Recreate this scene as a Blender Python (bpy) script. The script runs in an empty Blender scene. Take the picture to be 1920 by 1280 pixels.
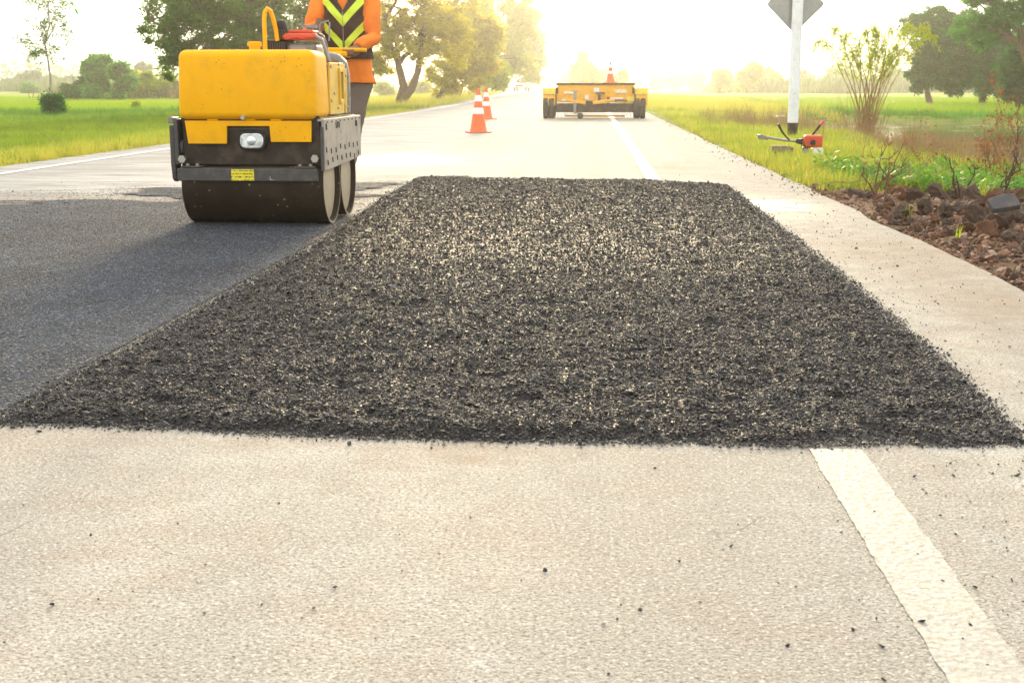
import bpy, bmesh, math, random
import numpy as np
from mathutils import Vector, Matrix, Euler

S = bpy.context.scene
COL = S.collection
R = math.radians
rng = np.random.default_rng(7)
random.seed(7)

# ------------------------------------------------------------ camera
F = 2400.0
PITCH, YAW, HC = R(11.29), R(4.09), 0.75
cam_d = bpy.data.cameras.new('camera')
cam = bpy.data.objects.new('camera', cam_d)
COL.objects.link(cam)
cam.location = (0, 0, HC)
cam.rotation_euler = (R(90) - PITCH, 0, YAW)
cam_d.sensor_width = 36.0
cam_d.lens = 36.0 * F / 1920.0
cam_d.clip_start = 0.05
cam_d.clip_end = 6000
cam_d.dof.use_dof = True
cam_d.dof.focus_distance = 4.0
cam_d.dof.aperture_fstop = 16.0
S.camera = cam

# ------------------------------------------------------------ world, sun, exposure
SUN_EL, SUN_AZ = R(15), R(-2.5)          # azimuth measured from +Y towards +X
W = bpy.data.worlds.new('World')
S.world = W
W.use_nodes = True
nt = W.node_tree
nt.nodes.clear()
sky = nt.nodes.new('ShaderNodeTexSky')
sky.sky_type = 'NISHITA'
sky.sun_disc = False
sky.sun_elevation = SUN_EL
sky.sun_rotation = SUN_AZ
sky.dust_density = 5.0
sky.air_density = 1.0
mixw = nt.nodes.new('ShaderNodeMix'); mixw.data_type = 'RGBA'
mixw.inputs[0].default_value = 0.88
mixw.inputs[7].default_value = (7.6, 7.6, 7.55, 1)     # bright thin overcast
bg = nt.nodes.new('ShaderNodeBackground'); bg.inputs[1].default_value = 0.11
wo = nt.nodes.new('ShaderNodeOutputWorld')
nt.links.new(sky.outputs[0], mixw.inputs[6])
nt.links.new(mixw.outputs[2], bg.inputs[0])
nt.links.new(bg.outputs[0], wo.inputs[0])

sd = bpy.data.lights.new('sun', 'SUN')
sd.energy = 2.6
sd.angle = R(15)
sd.color = (1.0, 0.80, 0.50)
sun = bpy.data.objects.new('sun', sd)
COL.objects.link(sun)
sv = Vector((math.sin(SUN_AZ) * math.cos(SUN_EL), math.cos(SUN_AZ) * math.cos(SUN_EL), math.sin(SUN_EL)))
sun.rotation_euler = sv.to_track_quat('Z', 'Y').to_euler()
sun.location = (0, 10, 15)

S.view_settings.view_transform = 'Standard'
S.view_settings.look = 'None'
S.view_settings.gamma = 1.0
S.view_settings.use_curve_mapping = False
S.view_settings.exposure = 1.15
S.cycles.use_denoising = True
S.cycles.max_bounces = 8
S.cycles.transparent_max_bounces = 8
S.cycles.volume_bounces = 1

# ------------------------------------------------------------ helpers: where a picture point lies in the place
_fw = Vector((-math.sin(YAW) * math.cos(PITCH), math.cos(YAW) * math.cos(PITCH), -math.sin(PITCH)))
_rt = Vector((math.cos(YAW), math.sin(YAW), 0))
_up = _rt.cross(_fw)
def ray(px, py):
    return _fw + _rt * ((px - 960) / F) + _up * ((640 - py) / F)
def gp(px, py, z=0.0):
    d = ray(px, py); t = (z - HC) / d.z
    return Vector((d.x * t, d.y * t, z))
def dp(px, py, Y):
    d = ray(px, py); t = Y / d.y
    return Vector((d.x * t, Y, HC + d.z * t))

# ------------------------------------------------------------ numpy noise
_T = np.random.default_rng(3).random((256, 256))
def vn(x, y):
    x = np.asarray(x, float); y = np.asarray(y, float)
    xi = np.floor(x).astype(int); yi = np.floor(y).astype(int)
    fx = x - xi; fy = y - yi
    fx = fx * fx * (3 - 2 * fx); fy = fy * fy * (3 - 2 * fy)
    a = _T[xi & 255, yi & 255]; b = _T[(xi + 1) & 255, yi & 255]
    c = _T[xi & 255, (yi + 1) & 255]; d = _T[(xi + 1) & 255, (yi + 1) & 255]
    return (a * (1 - fx) + b * fx) * (1 - fy) + (c * (1 - fx) + d * fx) * fy
def fbm(x, y, o=4):
    s = 0; a = .5; t = 0
    for k in range(o):
        s = s + a * vn(x + 17.3 * k, y - 9.1 * k); t += a
        x = x * 2.03; y = y * 2.03; a *= .5
    return s / t
def sst(e0, e1, x):
    t = np.clip((np.asarray(x, float) - e0) / (e1 - e0), 0, 1)
    return t * t * (3 - 2 * t)

# ------------------------------------------------------------ materials
MATS = {}
def nodes(name):
    m = bpy.data.materials.new(name); m.use_nodes = True
    MATS[name] = m
    t = m.node_tree
    b = t.nodes['Principled BSDF']
    return m, t, b
def lk(t, a, b): t.links.new(a, b)
def texco(t):
    return t.nodes.new('ShaderNodeTexCoord').outputs['Object']
def noise(t, co, scale, detail=4, rough=.55, dist=0):
    n = t.nodes.new('ShaderNodeTexNoise')
    n.inputs['Scale'].default_value = scale; n.inputs['Detail'].default_value = detail
    n.inputs['Roughness'].default_value = rough; n.inputs['Distortion'].default_value = dist
    lk(t, co, n.inputs['Vector']); return n.outputs['Fac']
def voro(t, co, scale, feature='F1', out='Distance'):
    n = t.nodes.new('ShaderNodeTexVoronoi'); n.feature = feature
    n.inputs['Scale'].default_value = scale
    lk(t, co, n.inputs['Vector']); return n.outputs[out]
def ramp(t, fac, stops):
    n = t.nodes.new('ShaderNodeValToRGB'); e = n.color_ramp.elements
    while len(e) < len(stops): e.new(.5)
    for i, (p, c) in enumerate(stops):
        e[i].position = p
        e[i].color = (c, c, c, 1) if not hasattr(c, '__len__') else (*c, 1)
    lk(t, fac, n.inputs[0]); return n.outputs[0]
def mix(t, fac, a, b, mode='MIX'):
    n = t.nodes.new('ShaderNodeMix'); n.data_type = 'RGBA'; n.blend_type = mode
    for s, v in ((0, fac), (6, a), (7, b)):
        if hasattr(v, 'is_output') or hasattr(v, 'links'): lk(t, v, n.inputs[s])
        elif s == 0: n.inputs[0].default_value = v
        else: n.inputs[s].default_value = (*v, 1)
    return n.outputs[2]
def mul(t, a, b, op='MULTIPLY'):
    n = t.nodes.new('ShaderNodeMath'); n.operation = op
    for i, v in enumerate((a, b)):
        if hasattr(v, 'links'): lk(t, v, n.inputs[i])
        else: n.inputs[i].default_value = v
    return n.outputs[0]
def attr(t, name, typ='GEOMETRY', out='Fac'):
    n = t.nodes.new('ShaderNodeAttribute'); n.attribute_name = name; n.attribute_type = typ
    return n.outputs[out]
def bump(t, b, h, strength=.3, dist=.01):
    n = t.nodes.new('ShaderNodeBump'); n.inputs['Strength'].default_value = strength
    n.inputs['Distance'].default_value = dist
    lk(t, h, n.inputs['Height']); lk(t, n.outputs[0], b.inputs['Normal'])

def paint(name, col, rough=.45, metal=0, spec=.3, dirt=None, dirt_amt=.5, dscale=14, spots=None, bump_s=.0, coat=0):
    """painted or bare surface with uneven colour, wear and dust"""
    m, t, b = nodes(name)
    co = texco(t)
    c = mix(t, noise(t, co, 6, 5), tuple(v * .86 for v in col), tuple(min(1, v * 1.1) for v in col))
    if dirt:
        f = ramp(t, noise(t, co, dscale, 8, .65), [(.48, 0), (.74, 1)])
        c = mix(t, mul(t, f, dirt_amt), c, dirt)
    if spots:
        v = voro(t, co, spots[0])
        g = ramp(t, noise(t, co, 5, 2), [(.45, 0), (.62, 1)])
        f = mul(t, ramp(t, v, [(spots[1], 1), (spots[1] + .05, 0)]), g)
        c = mix(t, f, c, spots[2])
    lk(t, c, b.inputs['Base Color'])
    r = ramp(t, noise(t, co, 20, 6), [(.3, max(0, rough - .12)), (.7, min(1, rough + .15))])
    lk(t, r, b.inputs['Roughness'])
    b.inputs['Metallic'].default_value = metal; b.inputs['Specular IOR Level'].default_value = spec
    b.inputs['Coat Weight'].default_value = coat
    if bump_s: bump(t, b, noise(t, co, 60, 5), bump_s, .004)
    return m

paint('yellow_paint', (1.0, .46, .0), .45, spec=.14, dirt=(.40, .20, .03), dirt_amt=.30, dscale=7, spots=(44, .10, (.07, .04, .02)), bump_s=.03)
paint('yellow_panel_lit', (.80, .50, .06), .4, dirt=(.4, .24, .06), dirt_amt=.35)  # paler than the tank: cream light on the panels mixed into the yellow
paint('yellow_trailer', (.85, .42, .02), .5, dirt=(.35, .22, .08), dirt_amt=.5)
paint('yellow_light', (.85, .62, .08), .5, dirt=(.35, .22, .08), dirt_amt=.4)
paint('dark_steel', (.040, .030, .022), .55, .15, dirt=(.14, .10, .07), dirt_amt=.7, dscale=9, bump_s=.12)
paint('bar_steel', (.075, .070, .068), .5, .2, dirt=(.19, .16, .13), dirt_amt=.5, dscale=18, bump_s=.08)
paint('drum_steel', (.034, .022, .013), .5, .35, dirt=(.11, .075, .045), dirt_amt=.5, dscale=5, spots=(22, .10, (.3, .26, .2)), bump_s=.10)
paint('disc_steel', (.55, .46, .32), .5, .25, dirt=(.16, .12, .08), dirt_amt=.5, dscale=6, bump_s=.05)
paint('side_plate_lit', (.44, .39, .33), .5, .15, dirt=(.12, .09, .06), dirt_amt=.6, dscale=11, bump_s=.05)  # tone raised so the colour carries the light on this side
paint('grey_metal', (.30, .30, .29), .4, .6, dirt=(.1, .08, .06), dirt_amt=.4)
paint('bolt_metal', (.45, .42, .36), .35, .8)
paint('black_plastic', (.018, .016, .015), .5, dirt=(.08, .06, .05), dirt_amt=.4)
paint('brown_frame', (.10, .055, .03), .5, .2, dirt=(.2, .13, .08), dirt_amt=.5)
paint('red_plastic', (.62, .07, .025), .35, dirt=(.30, .12, .06), dirt_amt=.4)
paint('tank_grey', (.20, .19, .17), .3, dirt=(.3, .25, .2), dirt_amt=.4)
paint('rubber', (.05, .045, .04), .8, dirt=(.12, .10, .08), dirt_amt=.5, bump_s=.2)
paint('cone_orange', (.80, .15, .04), .55, dirt=(.4, .16, .07), dirt_amt=.35)
paint('cone_white', (.80, .80, .78), .45, dirt=(.45, .4, .34), dirt_amt=.3)
paint('pole_white', (.82, .84, .86), .55, dirt=(.35, .33, .30), dirt_amt=.35, dscale=9, spots=(34, .10, (.1, .09, .08)))
paint('pole_black', (.035, .022, .016), .6, dirt=(.2, .12, .07), dirt_amt=.6)
paint('sign_back', (.33, .34, .33), .45, .4, dirt=(.2, .2, .19), dirt_amt=.4)
paint('white_plastic', (.78, .77, .74), .5, dirt=(.4, .36, .3), dirt_amt=.3)
paint('pink_plastic', (.65, .10, .10), .5)
paint('stone_grey', (.22, .17, .14), .85, dirt=(.12, .09, .07), dirt_amt=.6, bump_s=.5)
paint('car_white', (.80, .80, .80), .25, coat=.5)
paint('car_glass', (.03, .04, .05), .1)
paint('lamp_red', (.5, .02, .02), .3)
paint('skin', (.23, .10, .055), .55)
paint('hair', (.015, .012, .010), .6)
paint('cloth_orange', (.92, .23, .02), .85, dirt=(.55, .13, .03), dirt_amt=.4, dscale=5, bump_s=.2)
paint('cloth_vest', (.055, .030, .022), .85, bump_s=.2)
paint('cloth_trousers', (.19, .145, .115), .9, dirt=(.2, .15, .11), dirt_amt=.4, bump_s=.2)
paint('tape_lime', (.66, .86, .05), .4, dirt=(.42, .5, .06), dirt_amt=.3)
paint('boot', (.08, .03, .02), .7)
paint('bark', (.17, .115, .075), .9, dirt=(.08, .055, .035), dirt_amt=.8, dscale=9, bump_s=.8)
paint('bark_pale', (.36, .31, .25), .9, dirt=(.2, .15, .11), dirt_amt=.7, bump_s=.5)
paint('stem_tan', (.30, .17, .075), .85, dirt=(.15, .08, .04), dirt_amt=.6)
paint('twig_dark', (.085, .048, .032), .9)
paint('twig_red', (.14, .065, .038), .9)
paint('reed_dry', (.30, .20, .10), .9, dirt=(.17, .10, .055), dirt_amt=.7)
paint('paving_slab', (.07, .066, .068), .8, dirt=(.22, .16, .12), dirt_amt=.5, bump_s=.3)

def lamp_glass():
    m, t, b = nodes('lamp_glass')
    co = texco(t)
    c = ramp(t, noise(t, co, 22, 3, .5, 1.2), [(.3, (.35, .38, .40)), (.6, (.85, .88, .90))])
    lk(t, c, b.inputs['Base Color']); b.inputs['Roughness'].default_value = .12
    b.inputs['Metallic'].default_value = .55
    b.inputs['Coat Weight'].default_value = 1
    bump(t, b, noise(t, co, 40, 2), .4, .003)
lamp_glass()

def label_print():
    m, t, b = nodes('label_print')                  # warning sticker: worn rows of small black print
    co = texco(t)
    mp = t.nodes.new('ShaderNodeMapping'); mp.inputs['Scale'].default_value = (1, 1, 1)
    lk(t, co, mp.inputs[0])
    n = noise(t, mp.outputs[0], 90, 3, .8)
    sep = t.nodes.new('ShaderNodeSeparateXYZ'); lk(t, co, sep.inputs[0])
    row = mul(t, mul(t, sep.outputs[2], 2 * math.pi / .0165), 1, 'SINE') if False else None
    s = t.nodes.new('ShaderNodeMath'); s.operation = 'SINE'
    lk(t, mul(t, sep.outputs[2], 2 * math.pi / .0165), s.inputs[0])
    f = mul(t, ramp(t, s.outputs[0], [(.1, 0), (.35, 1)]), ramp(t, n, [(.48, 0), (.52, 1)]))
    c = mix(t, f, (.78, .66, .02), (.06, .05, .02))
    lk(t, c, b.inputs['Base Color']); b.inputs['Roughness'].default_value = .5
label_print()

def mul2(t, co):
    m = t.nodes.new('ShaderNodeMapping'); m.inputs['Location'].default_value = (7, 3, 1); lk(t, co, m.inputs[0]); return m.outputs[0]
def road_mat():
    m, t, b = nodes('old_road')
    co = texco(t)
    big = noise(t, co, .9, 5, .6)
    med = noise(t, co, 7, 6, .65, .4)
    fine = noise(t, co, 150, 3, .75)
    c = ramp(t, med, [(.25, (.30, .285, .235)), (.5, (.375, .357, .305)), (.75, (.44, .425, .375))])
    c = mix(t, ramp(t, big, [(.4, 0), (.65, .55)]), c, (.40, .355, .28))
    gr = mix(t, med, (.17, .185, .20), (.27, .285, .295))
    c = mix(t, ramp(t, noise(t, co, 3.3, 7, .75), [(.48, 0), (.62, .62)]), c, (.37, .30, .235))
    c = mix(t, ramp(t, noise(t, mul2(t, co), 5.1, 7, .75), [(.56, 0), (.70, .6)]), c, (.55, .54, .50))
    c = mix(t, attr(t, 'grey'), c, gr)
    # long faint wheel bands and a net of hairline cracks
    mw = t.nodes.new('ShaderNodeMapping'); mw.inputs['Scale'].default_value = (1.6, .05, 1); lk(t, co, mw.inputs[0])
    c = mix(t, ramp(t, noise(t, mw.outputs[0], 1.0, 3), [(.42, .42), (.58, 0)]), c, (.22, .21, .185))
    wp = t.nodes.new('ShaderNodeTexNoise'); wp.inputs['Scale'].default_value = 6; lk(t, co, wp.inputs['Vector'])
    ad = t.nodes.new('ShaderNodeVectorMath'); ad.operation = 'MULTIPLY_ADD'; lk(t, wp.outputs['Color'], ad.inputs[0]); ad.inputs[1].default_value = (.16, .16, 0); lk(t, co, ad.inputs[2])
    cr = mul(t, ramp(t, voro(t, ad.outputs[0], 2.3, 'DISTANCE_TO_EDGE'), [(.0, 1), (.008, 0)]), ramp(t, noise(t, co, 1.3, 3), [(.52, 0), (.62, .8)]))
    c = mix(t, cr, c, (.12, .10, .08))
    # single stones in the old surface
    vc = t.nodes.new('ShaderNodeTexVoronoi'); vc.inputs['Scale'].default_value = 190
    lk(t, co, vc.inputs['Vector'])
    hs = t.nodes.new('ShaderNodeSeparateColor'); lk(t, vc.outputs['Color'], hs.inputs[0])
    dk = mul(t, ramp(t, hs.outputs[0], [(0, 1), (.22, .6), (.27, 0)]), ramp(t, vc.outputs['Distance'], [(.28, 1), (.5, 0)]))
    c = mix(t, mul(t, dk, .65), c, (.13, .11, .09))
    lt = mul(t, ramp(t, hs.outputs[1], [(.80, 0), (.88, 1)]), ramp(t, vc.outputs['Distance'], [(.2, 1), (.4, 0)]))
    c = mix(t, mul(t, lt, .5), c, (.72, .69, .62))
    c = mix(t, ramp(t, fine, [(.36, .9), (.50, 0)]), c, (.13, .11, .085))
    c = mix(t, ramp(t, noise(t, mul2(t, co), 120, 2, .6), [(.56, 0), (.68, .65)]), c, (.60, .585, .54))
    c = mix(t, ramp(t, noise(t, mul2(t, co), 85, 3, .7), [(.33, .7), (.42, 0)]), c, (.15, .125, .10))
    # rust and water stains with their own outline
    st = mul(t, attr(t, 'rust'), ramp(t, noise(t, co, 5, 7, .7), [(.32, 0), (.62, 1)]))
    c = mix(t, mul(t, st, .75), c, (.24, .155, .085))
    sd_ = mul(t, attr(t, 'tar'), ramp(t, noise(t, co, 9, 7, .7), [(.35, 0), (.6, 1)]))
    c = mix(t, mul(t, sd_, .8), c, (.10, .10, .105))
    ms = t.nodes.new('ShaderNodeMapping'); ms.inputs['Scale'].default_value = (.5, 2.6, 1); lk(t, co, ms.inputs[0])
    sk = noise(t, ms.outputs[0], 1.6, 7, .7, .8)
    c = mix(t, mul(t, attr(t, 'grey'), ramp(t, sk, [(.50, 0), (.60, .6)])), c, (.42, .43, .43))  # pale streaks painted for sky mirrored in the wet lane
    c = mix(t, mul(t, attr(t, 'grey'), ramp(t, sk, [(.34, .55), (.46, 0)])), c, (.10, .11, .12))
    wv = mul(t, attr(t, 'wet'), ramp(t, noise(t, ms.outputs[0], 2.6, 6, .7, .6), [(.40, 0), (.52, 1)]))
    c = mix(t, mul(t, wv, .45), c, (.12, .12, .12))
    lk(t, c, b.inputs['Base Color'])
    r = t.nodes.new('ShaderNodeMapRange'); lk(t, wv, r.inputs[0]); r.inputs[3].default_value = .88; r.inputs[4].default_value = .40
    lk(t, r.outputs[0], b.inputs['Roughness'])
    h = mul(t, mul(t, fine, .6), mul(t, vc.outputs['Distance'], -.8), 'ADD')
    bump(t, b, h, .7, .0035)
road_mat()

def line_mat(name, ca, cb):
    m, t, b = nodes(name)
    co = texco(t)
    vc = voro(t, co, 95)
    c = mix(t, noise(t, co, 8, 6), ca, cb)
    chips = ramp(t, noise(t, co, 75, 6, .75), [(.40, 1), (.47, 0)])
    c = mix(t, mul(t, chips, .8), c, (.25, .22, .17))
    cr = ramp(t, noise(t, co, 3, 7, .7), [(.50, 0), (.66, 1)])
    c = mix(t, mul(t, cr, .6), c, (.55, .47, .30))
    lk(t, c, b.inputs['Base Color']); b.inputs['Roughness'].default_value = .6
    bump(t, b, mul(t, vc, mul(t, chips, -1), 'ADD'), .5, .003)
line_mat('line_paint', (.31, .298, .26), (.41, .398, .36))
line_mat('line_paint_clean', (.60, .59, .56), (.75, .74, .72))

def asphalt_mat(name, a, b_, rough, sc, bs, pale_flecks=0):
    m, t, b = nodes(name)
    co = texco(t)
    vc = t.nodes.new('ShaderNodeTexVoronoi'); vc.inputs['Scale'].default_value = sc
    lk(t, co, vc.inputs['Vector'])
    hs = t.nodes.new('ShaderNodeSeparateColor'); lk(t, vc.outputs['Color'], hs.inputs[0])
    c = mix(t, hs.outputs[0], a, b_)
    c = mix(t, ramp(t, noise(t, co, 1.6, 7, .7), [(.4, 0), (.65, .7)]), c, tuple(v * 1.9 for v in b_))
    if pale_flecks:
        c = mix(t, ramp(t, hs.outputs[1], [(.8, 0), (.86, .8)]), c, (.25, .25, .25))  # random cells mixed to pale grey flecks
    lk(t, c, b.inputs['Base Color'])
    lk(t, ramp(t, hs.outputs[2], [(0, rough - .15), (1, rough + .2)]), b.inputs['Roughness'])
    b.inputs['Specular IOR Level'].default_value = .12
    h = mul(t, vc.outputs['Distance'], mul(t, noise(t, co, sc * .5, 3), .6), 'SUBTRACT')
    bump(t, b, mul(t, h, -1), bs, .006)
asphalt_mat('rolled_asphalt', (.013, .021, .034), (.040, .055, .078), .8, 150, 1.0, 1)
asphalt_mat('mix_bed', (.012, .010, .009), (.03, .026, .023), .6, 110, 1.0)
def stone_mat():
    m, t, b = nodes('coated_stone')
    v = attr(t, 'tint', 'INSTANCER')
    c = ramp(t, v, [(0, (.008, .0075, .007)), (.6, (.028, .026, .024)), (.92, (.052, .048, .045)), (1, (.14, .13, .12))])
    lk(t, c, b.inputs['Base Color'])
    b.inputs['Roughness'].default_value = .64
    b.inputs['Specular IOR Level'].default_value = .55
stone_mat()

def leaf_mat(name, dark, light, trans=.4, rough=.5, inst=False):
    m, t, b = nodes(name)
    v = attr(t, 'tint', 'INSTANCER' if inst else 'GEOMETRY')
    c = mix(t, v, dark, light)
    lk(t, c, b.inputs['Base Color'])
    b.inputs['Roughness'].default_value = rough
    b.inputs['Specular IOR Level'].default_value = .12
    tr = t.nodes.new('ShaderNodeBsdfTranslucent')
    lk(t, mix(t, .5, c, tuple(min(1, x * 1.7) for x in light)), tr.inputs[0])
    ms = t.nodes.new('ShaderNodeMixShader'); ms.inputs[0].default_value = trans
    out = t.nodes['Material Output']
    lk(t, b.outputs[0], ms.inputs[1]); lk(t, tr.outputs[0], ms.inputs[2]); lk(t, ms.outputs[0], out.inputs[0])
    return m
leaf_mat('leaf_dark', (.024, .08, .006), (.11, .25, .015), .5)
leaf_mat('leaf_green', (.02, .11, .012), (.09, .32, .02), .5)
leaf_mat('leaf_golden_lit', (.18, .165, .006), (.52, .46, .014), .6)  # golden tone puts the warm glow of the centre trees into the leaf colour
leaf_mat('leaf_lime', (.13, .20, .006), (.34, .42, .015), .5)
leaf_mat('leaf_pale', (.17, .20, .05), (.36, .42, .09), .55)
leaf_mat('leaf_deep', (.006, .045, .010), (.04, .18, .02), .45)
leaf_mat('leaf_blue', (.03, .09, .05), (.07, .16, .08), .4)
leaf_mat('leaf_brown', (.11, .035, .016), (.28, .12, .045), .4)
leaf_mat('grass_inst', (.06, .12, .012), (.26, .36, .03), .45, inst=True)
leaf_mat('verge_inst', (.17, .22, .02), (.50, .46, .07), .45, inst=True)
leaf_mat('rice_inst', (.16, .27, .002), (.25, .36, .003), .4, inst=True)
leaf_mat('weed_inst', (.035, .11, .012), (.13, .30, .03), .4, inst=True)
leaf_mat('brush_inst', (.05, .055, .018), (.20, .16, .06), .3, inst=True)
leaf_mat('hedge_inst', (.03, .08, .03), (.11, .18, .05), .4, inst=True)
leaf_mat('reed_inst', (.11, .07, .03), (.30, .22, .10), .3, inst=True)

def ground_mat():
    m, t, b = nodes('land')
    co = texco(t)
    n1 = noise(t, co, 1.2, 6, .65)
    n2 = noise(t, co, 9, 6, .7)
    verge = ramp(t, n1, [(.3, (.06, .12, .010)), (.5, (.13, .19, .014)), (.7, (.23, .25, .03))])
    far = ramp(t, noise(t, co, .03, 4, .6), [(.35, (.12, .20, .015)), (.6, (.22, .29, .02))])
    rice = ramp(t, noise(t, co, .5, 6, .7), [(.3, (.16, .28, .002)), (.65, (.25, .37, .003))])
    c = mix(t, attr(t, 'far'), verge, far)
    c = mix(t, attr(t, 'rice'), c, rice)
    dirt = ramp(t, n2, [(.3, (.055, .034, .022)), (.5, (.13, .078, .045)), (.7, (.22, .13, .075))])
    dirt = mix(t, ramp(t, noise(t, co, 1.7, 4), [(.45, 0), (.65, .7)]), dirt, (.22, .165, .12))
    c = mix(t, attr(t, 'dirt'), c, dirt)
    mud = ramp(t, n2, [(.3, (.06, .065, .02)), (.7, (.16, .13, .07))])
    c = mix(t, attr(t, 'mud'), c, mud)
    lk(t, c, b.inputs['Base Color']); b.inputs['Roughness'].default_value = .95
    b.inputs['Specular IOR Level'].default_value = .1
    bump(t, b, n2, .7, .05)
ground_mat()

def soil_mat(name, a, c2, rough=.9):
    m, t, b = nodes(name)
    co = texco(t)
    c = mix(t, ramp(t, noise(t, co, 9, 8, .7), [(.35, 0), (.65, 1)]), a, c2)
    c = mix(t, ramp(t, noise(t, co, 60, 4, .7), [(.4, .5), (.55, 0)]), c, tuple(v * .35 for v in a))
    lk(t, c, b.inputs['Base Color']); b.inputs['Roughness'].default_value = rough
    bump(t, b, noise(t, co, 45, 8, .75), .9, .02)
soil_mat('soil_brown', (.105, .062, .040), (.25, .155, .098))
soil_mat('soil_red', (.18, .075, .036), (.34, .17, .08))
soil_mat('soil_grey', (.11, .07, .05), (.25, .17, .12))
def crumb_mat():
    m, t, b = nodes('crumb_inst')
    v = attr(t, 'tint', 'INSTANCER')
    lk(t, ramp(t, v, [(0, (.07, .037, .024)), (.45, (.16, .085, .05)), (.8, (.27, .14, .075)), (1, (.36, .27, .20))]), b.inputs['Base Color'])
    b.inputs['Roughness'].default_value = .9
crumb_mat()
def water_mat():
    m, t, b = nodes('pond_water')
    co = texco(t)
    algae = ramp(t, noise(t, co, .55, 6, .7, .6), [(.56, 0), (.66, 1)])
    c = mix(t, algae, (.05, .05, .03), (.20, .24, .06))
    lk(t, c, b.inputs['Base Color'])
    r = t.nodes.new('ShaderNodeMapRange'); lk(t, algae, r.inputs[0]); r.inputs[3].default_value = .06; r.inputs[4].default_value = .75
    lk(t, r.outputs[0], b.inputs['Roughness'])
    b.inputs['IOR'].default_value = 1.33
    bump(t, b, noise(t, co, 5, 3), .12, .02)
water_mat()

# ------------------------------------------------------------ mesh building
class MB:
    def __init__(s): s.v = []; s.f = []
    def add(s, vs, fs):
        o = len(s.v); s.v += [tuple(p) for p in vs]; s.f += [tuple(i + o for i in f) for f in fs]; return s
    def box(s, c, d, rot=None):
        x, y, z = (k / 2 for k in d)
        P = [Vector(p) for p in ((-x,-y,-z),(x,-y,-z),(x,y,-z),(-x,y,-z),(-x,-y,z),(x,-y,z),(x,y,z),(-x,y,z))]
        if rot: M = Euler(rot).to_matrix(); P = [M @ p for p in P]
        c = Vector(c)
        return s.add([p + c for p in P], [(0,3,2,1),(4,5,6,7),(0,1,5,4),(1,2,6,5),(2,3,7,6),(3,0,4,7)])
    def b6(s, x0, x1, y0, y1, z0, z1):
        return s.box(((x0+x1)/2, (y0+y1)/2, (z0+z1)/2), (x1-x0, y1-y0, z1-z0))
    def prism(s, poly, axis, a0, a1):
        """poly: 2-D points; axis 0,1,2 is the direction of the extrusion"""
        def mk(u, v, a):
            p = [0, 0, 0]; o = [k for k in range(3) if k != axis]
            p[axis] = a; p[o[0]] = u; p[o[1]] = v; return p
        n = len(poly)
        vs = [mk(u, v, a0) for u, v in poly] + [mk(u, v, a1) for u, v in poly]
        return s.add(vs, [tuple(range(n))[::-1], tuple(range(n, 2*n))] + [(i, (i+1) % n, (i+1) % n + n, i + n) for i in range(n)])
    def tube(s, pts, rad, n=8, closed_caps=True, flat=1.0, upv=None):
        pts = [Vector(p) for p in pts]
        if not hasattr(rad, '__len__'): rad = [rad] * len(pts)
        vs = []; u = None
        for i, p in enumerate(pts):
            a = pts[max(i-1, 0)]; b = pts[min(i+1, len(pts)-1)]
            t = (b - a).normalized()
            if u is None:
                u = Vector(upv) if upv else (Vector((0, 0, 1)) if abs(t.z) < .9 else Vector((1, 0, 0)))
            u = (u - t * u.dot(t)).normalized(); w = t.cross(u)
            r = rad[i]; ru, rw = (r, r * flat) if not hasattr(r, '__len__') else r
            for k in range(n):
                a_ = 2 * math.pi * k / n
                vs.append(p + u * (math.cos(a_) * ru) + w * (math.sin(a_) * rw))
        fs = []
        for i in range(len(pts) - 1):
            for k in range(n):
                k2 = (k + 1) % n
                fs.append((i*n+k, i*n+k2, (i+1)*n+k2, (i+1)*n+k))
        if closed_caps:
            fs.append(tuple(range(n))[::-1]); fs.append(tuple((len(pts)-1)*n + k for k in range(n)))
        return s.add(vs, fs)
    def lathe(s, prof, axis=2, n=32, c=(0, 0, 0), caps=True):
        """prof: (radius, along)"""
        vs = []
        for r, a in prof:
            for k in range(n):
                t = 2 * math.pi * k / n
                p = [0, 0, 0]; o = [q for q in range(3) if q != axis]
                p[axis] = a; p[o[0]] = r * math.cos(t); p[o[1]] = r * math.sin(t)
                vs.append((p[0]+c[0], p[1]+c[1], p[2]+c[2]))
        fs = [(i*n+k, i*n+(k+1) % n, (i+1)*n+(k+1) % n, (i+1)*n+k) for i in range(len(prof)-1) for k in range(n)]
        if caps:
            fs.append(tuple(range(n))[::-1]); fs.append(tuple((len(prof)-1)*n + k for k in range(n)))
        return s.add(vs, fs)
    def build(s, name, mat, parent=None, bevel=0, seg=2, smooth=True, angle=40, kind=None):
        me = bpy.data.meshes.new(name)
        me.from_pydata(s.v, [], s.f)
        bm = bmesh.new(); bm.from_mesh(me)
        bmesh.ops.recalc_face_normals(bm, faces=bm.faces); bm.to_mesh(me); bm.free()
        me.materials.append(MATS[mat])
        if smooth:
            me.polygons.foreach_set('use_smooth', [True] * len(me.polygons))
            if not bevel: me.set_sharp_from_angle(angle=R(angle))
        o = bpy.data.objects.new(name, me); COL.objects.link(o)
        if parent: o.parent = parent
        if bevel:
            m = o.modifiers.new('bevel', 'BEVEL'); m.width = bevel; m.segments = seg
            m.limit_method = 'ANGLE'; m.angle_limit = R(35); m.harden_normals = True
        if kind: o['kind'] = kind
        return o

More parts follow.
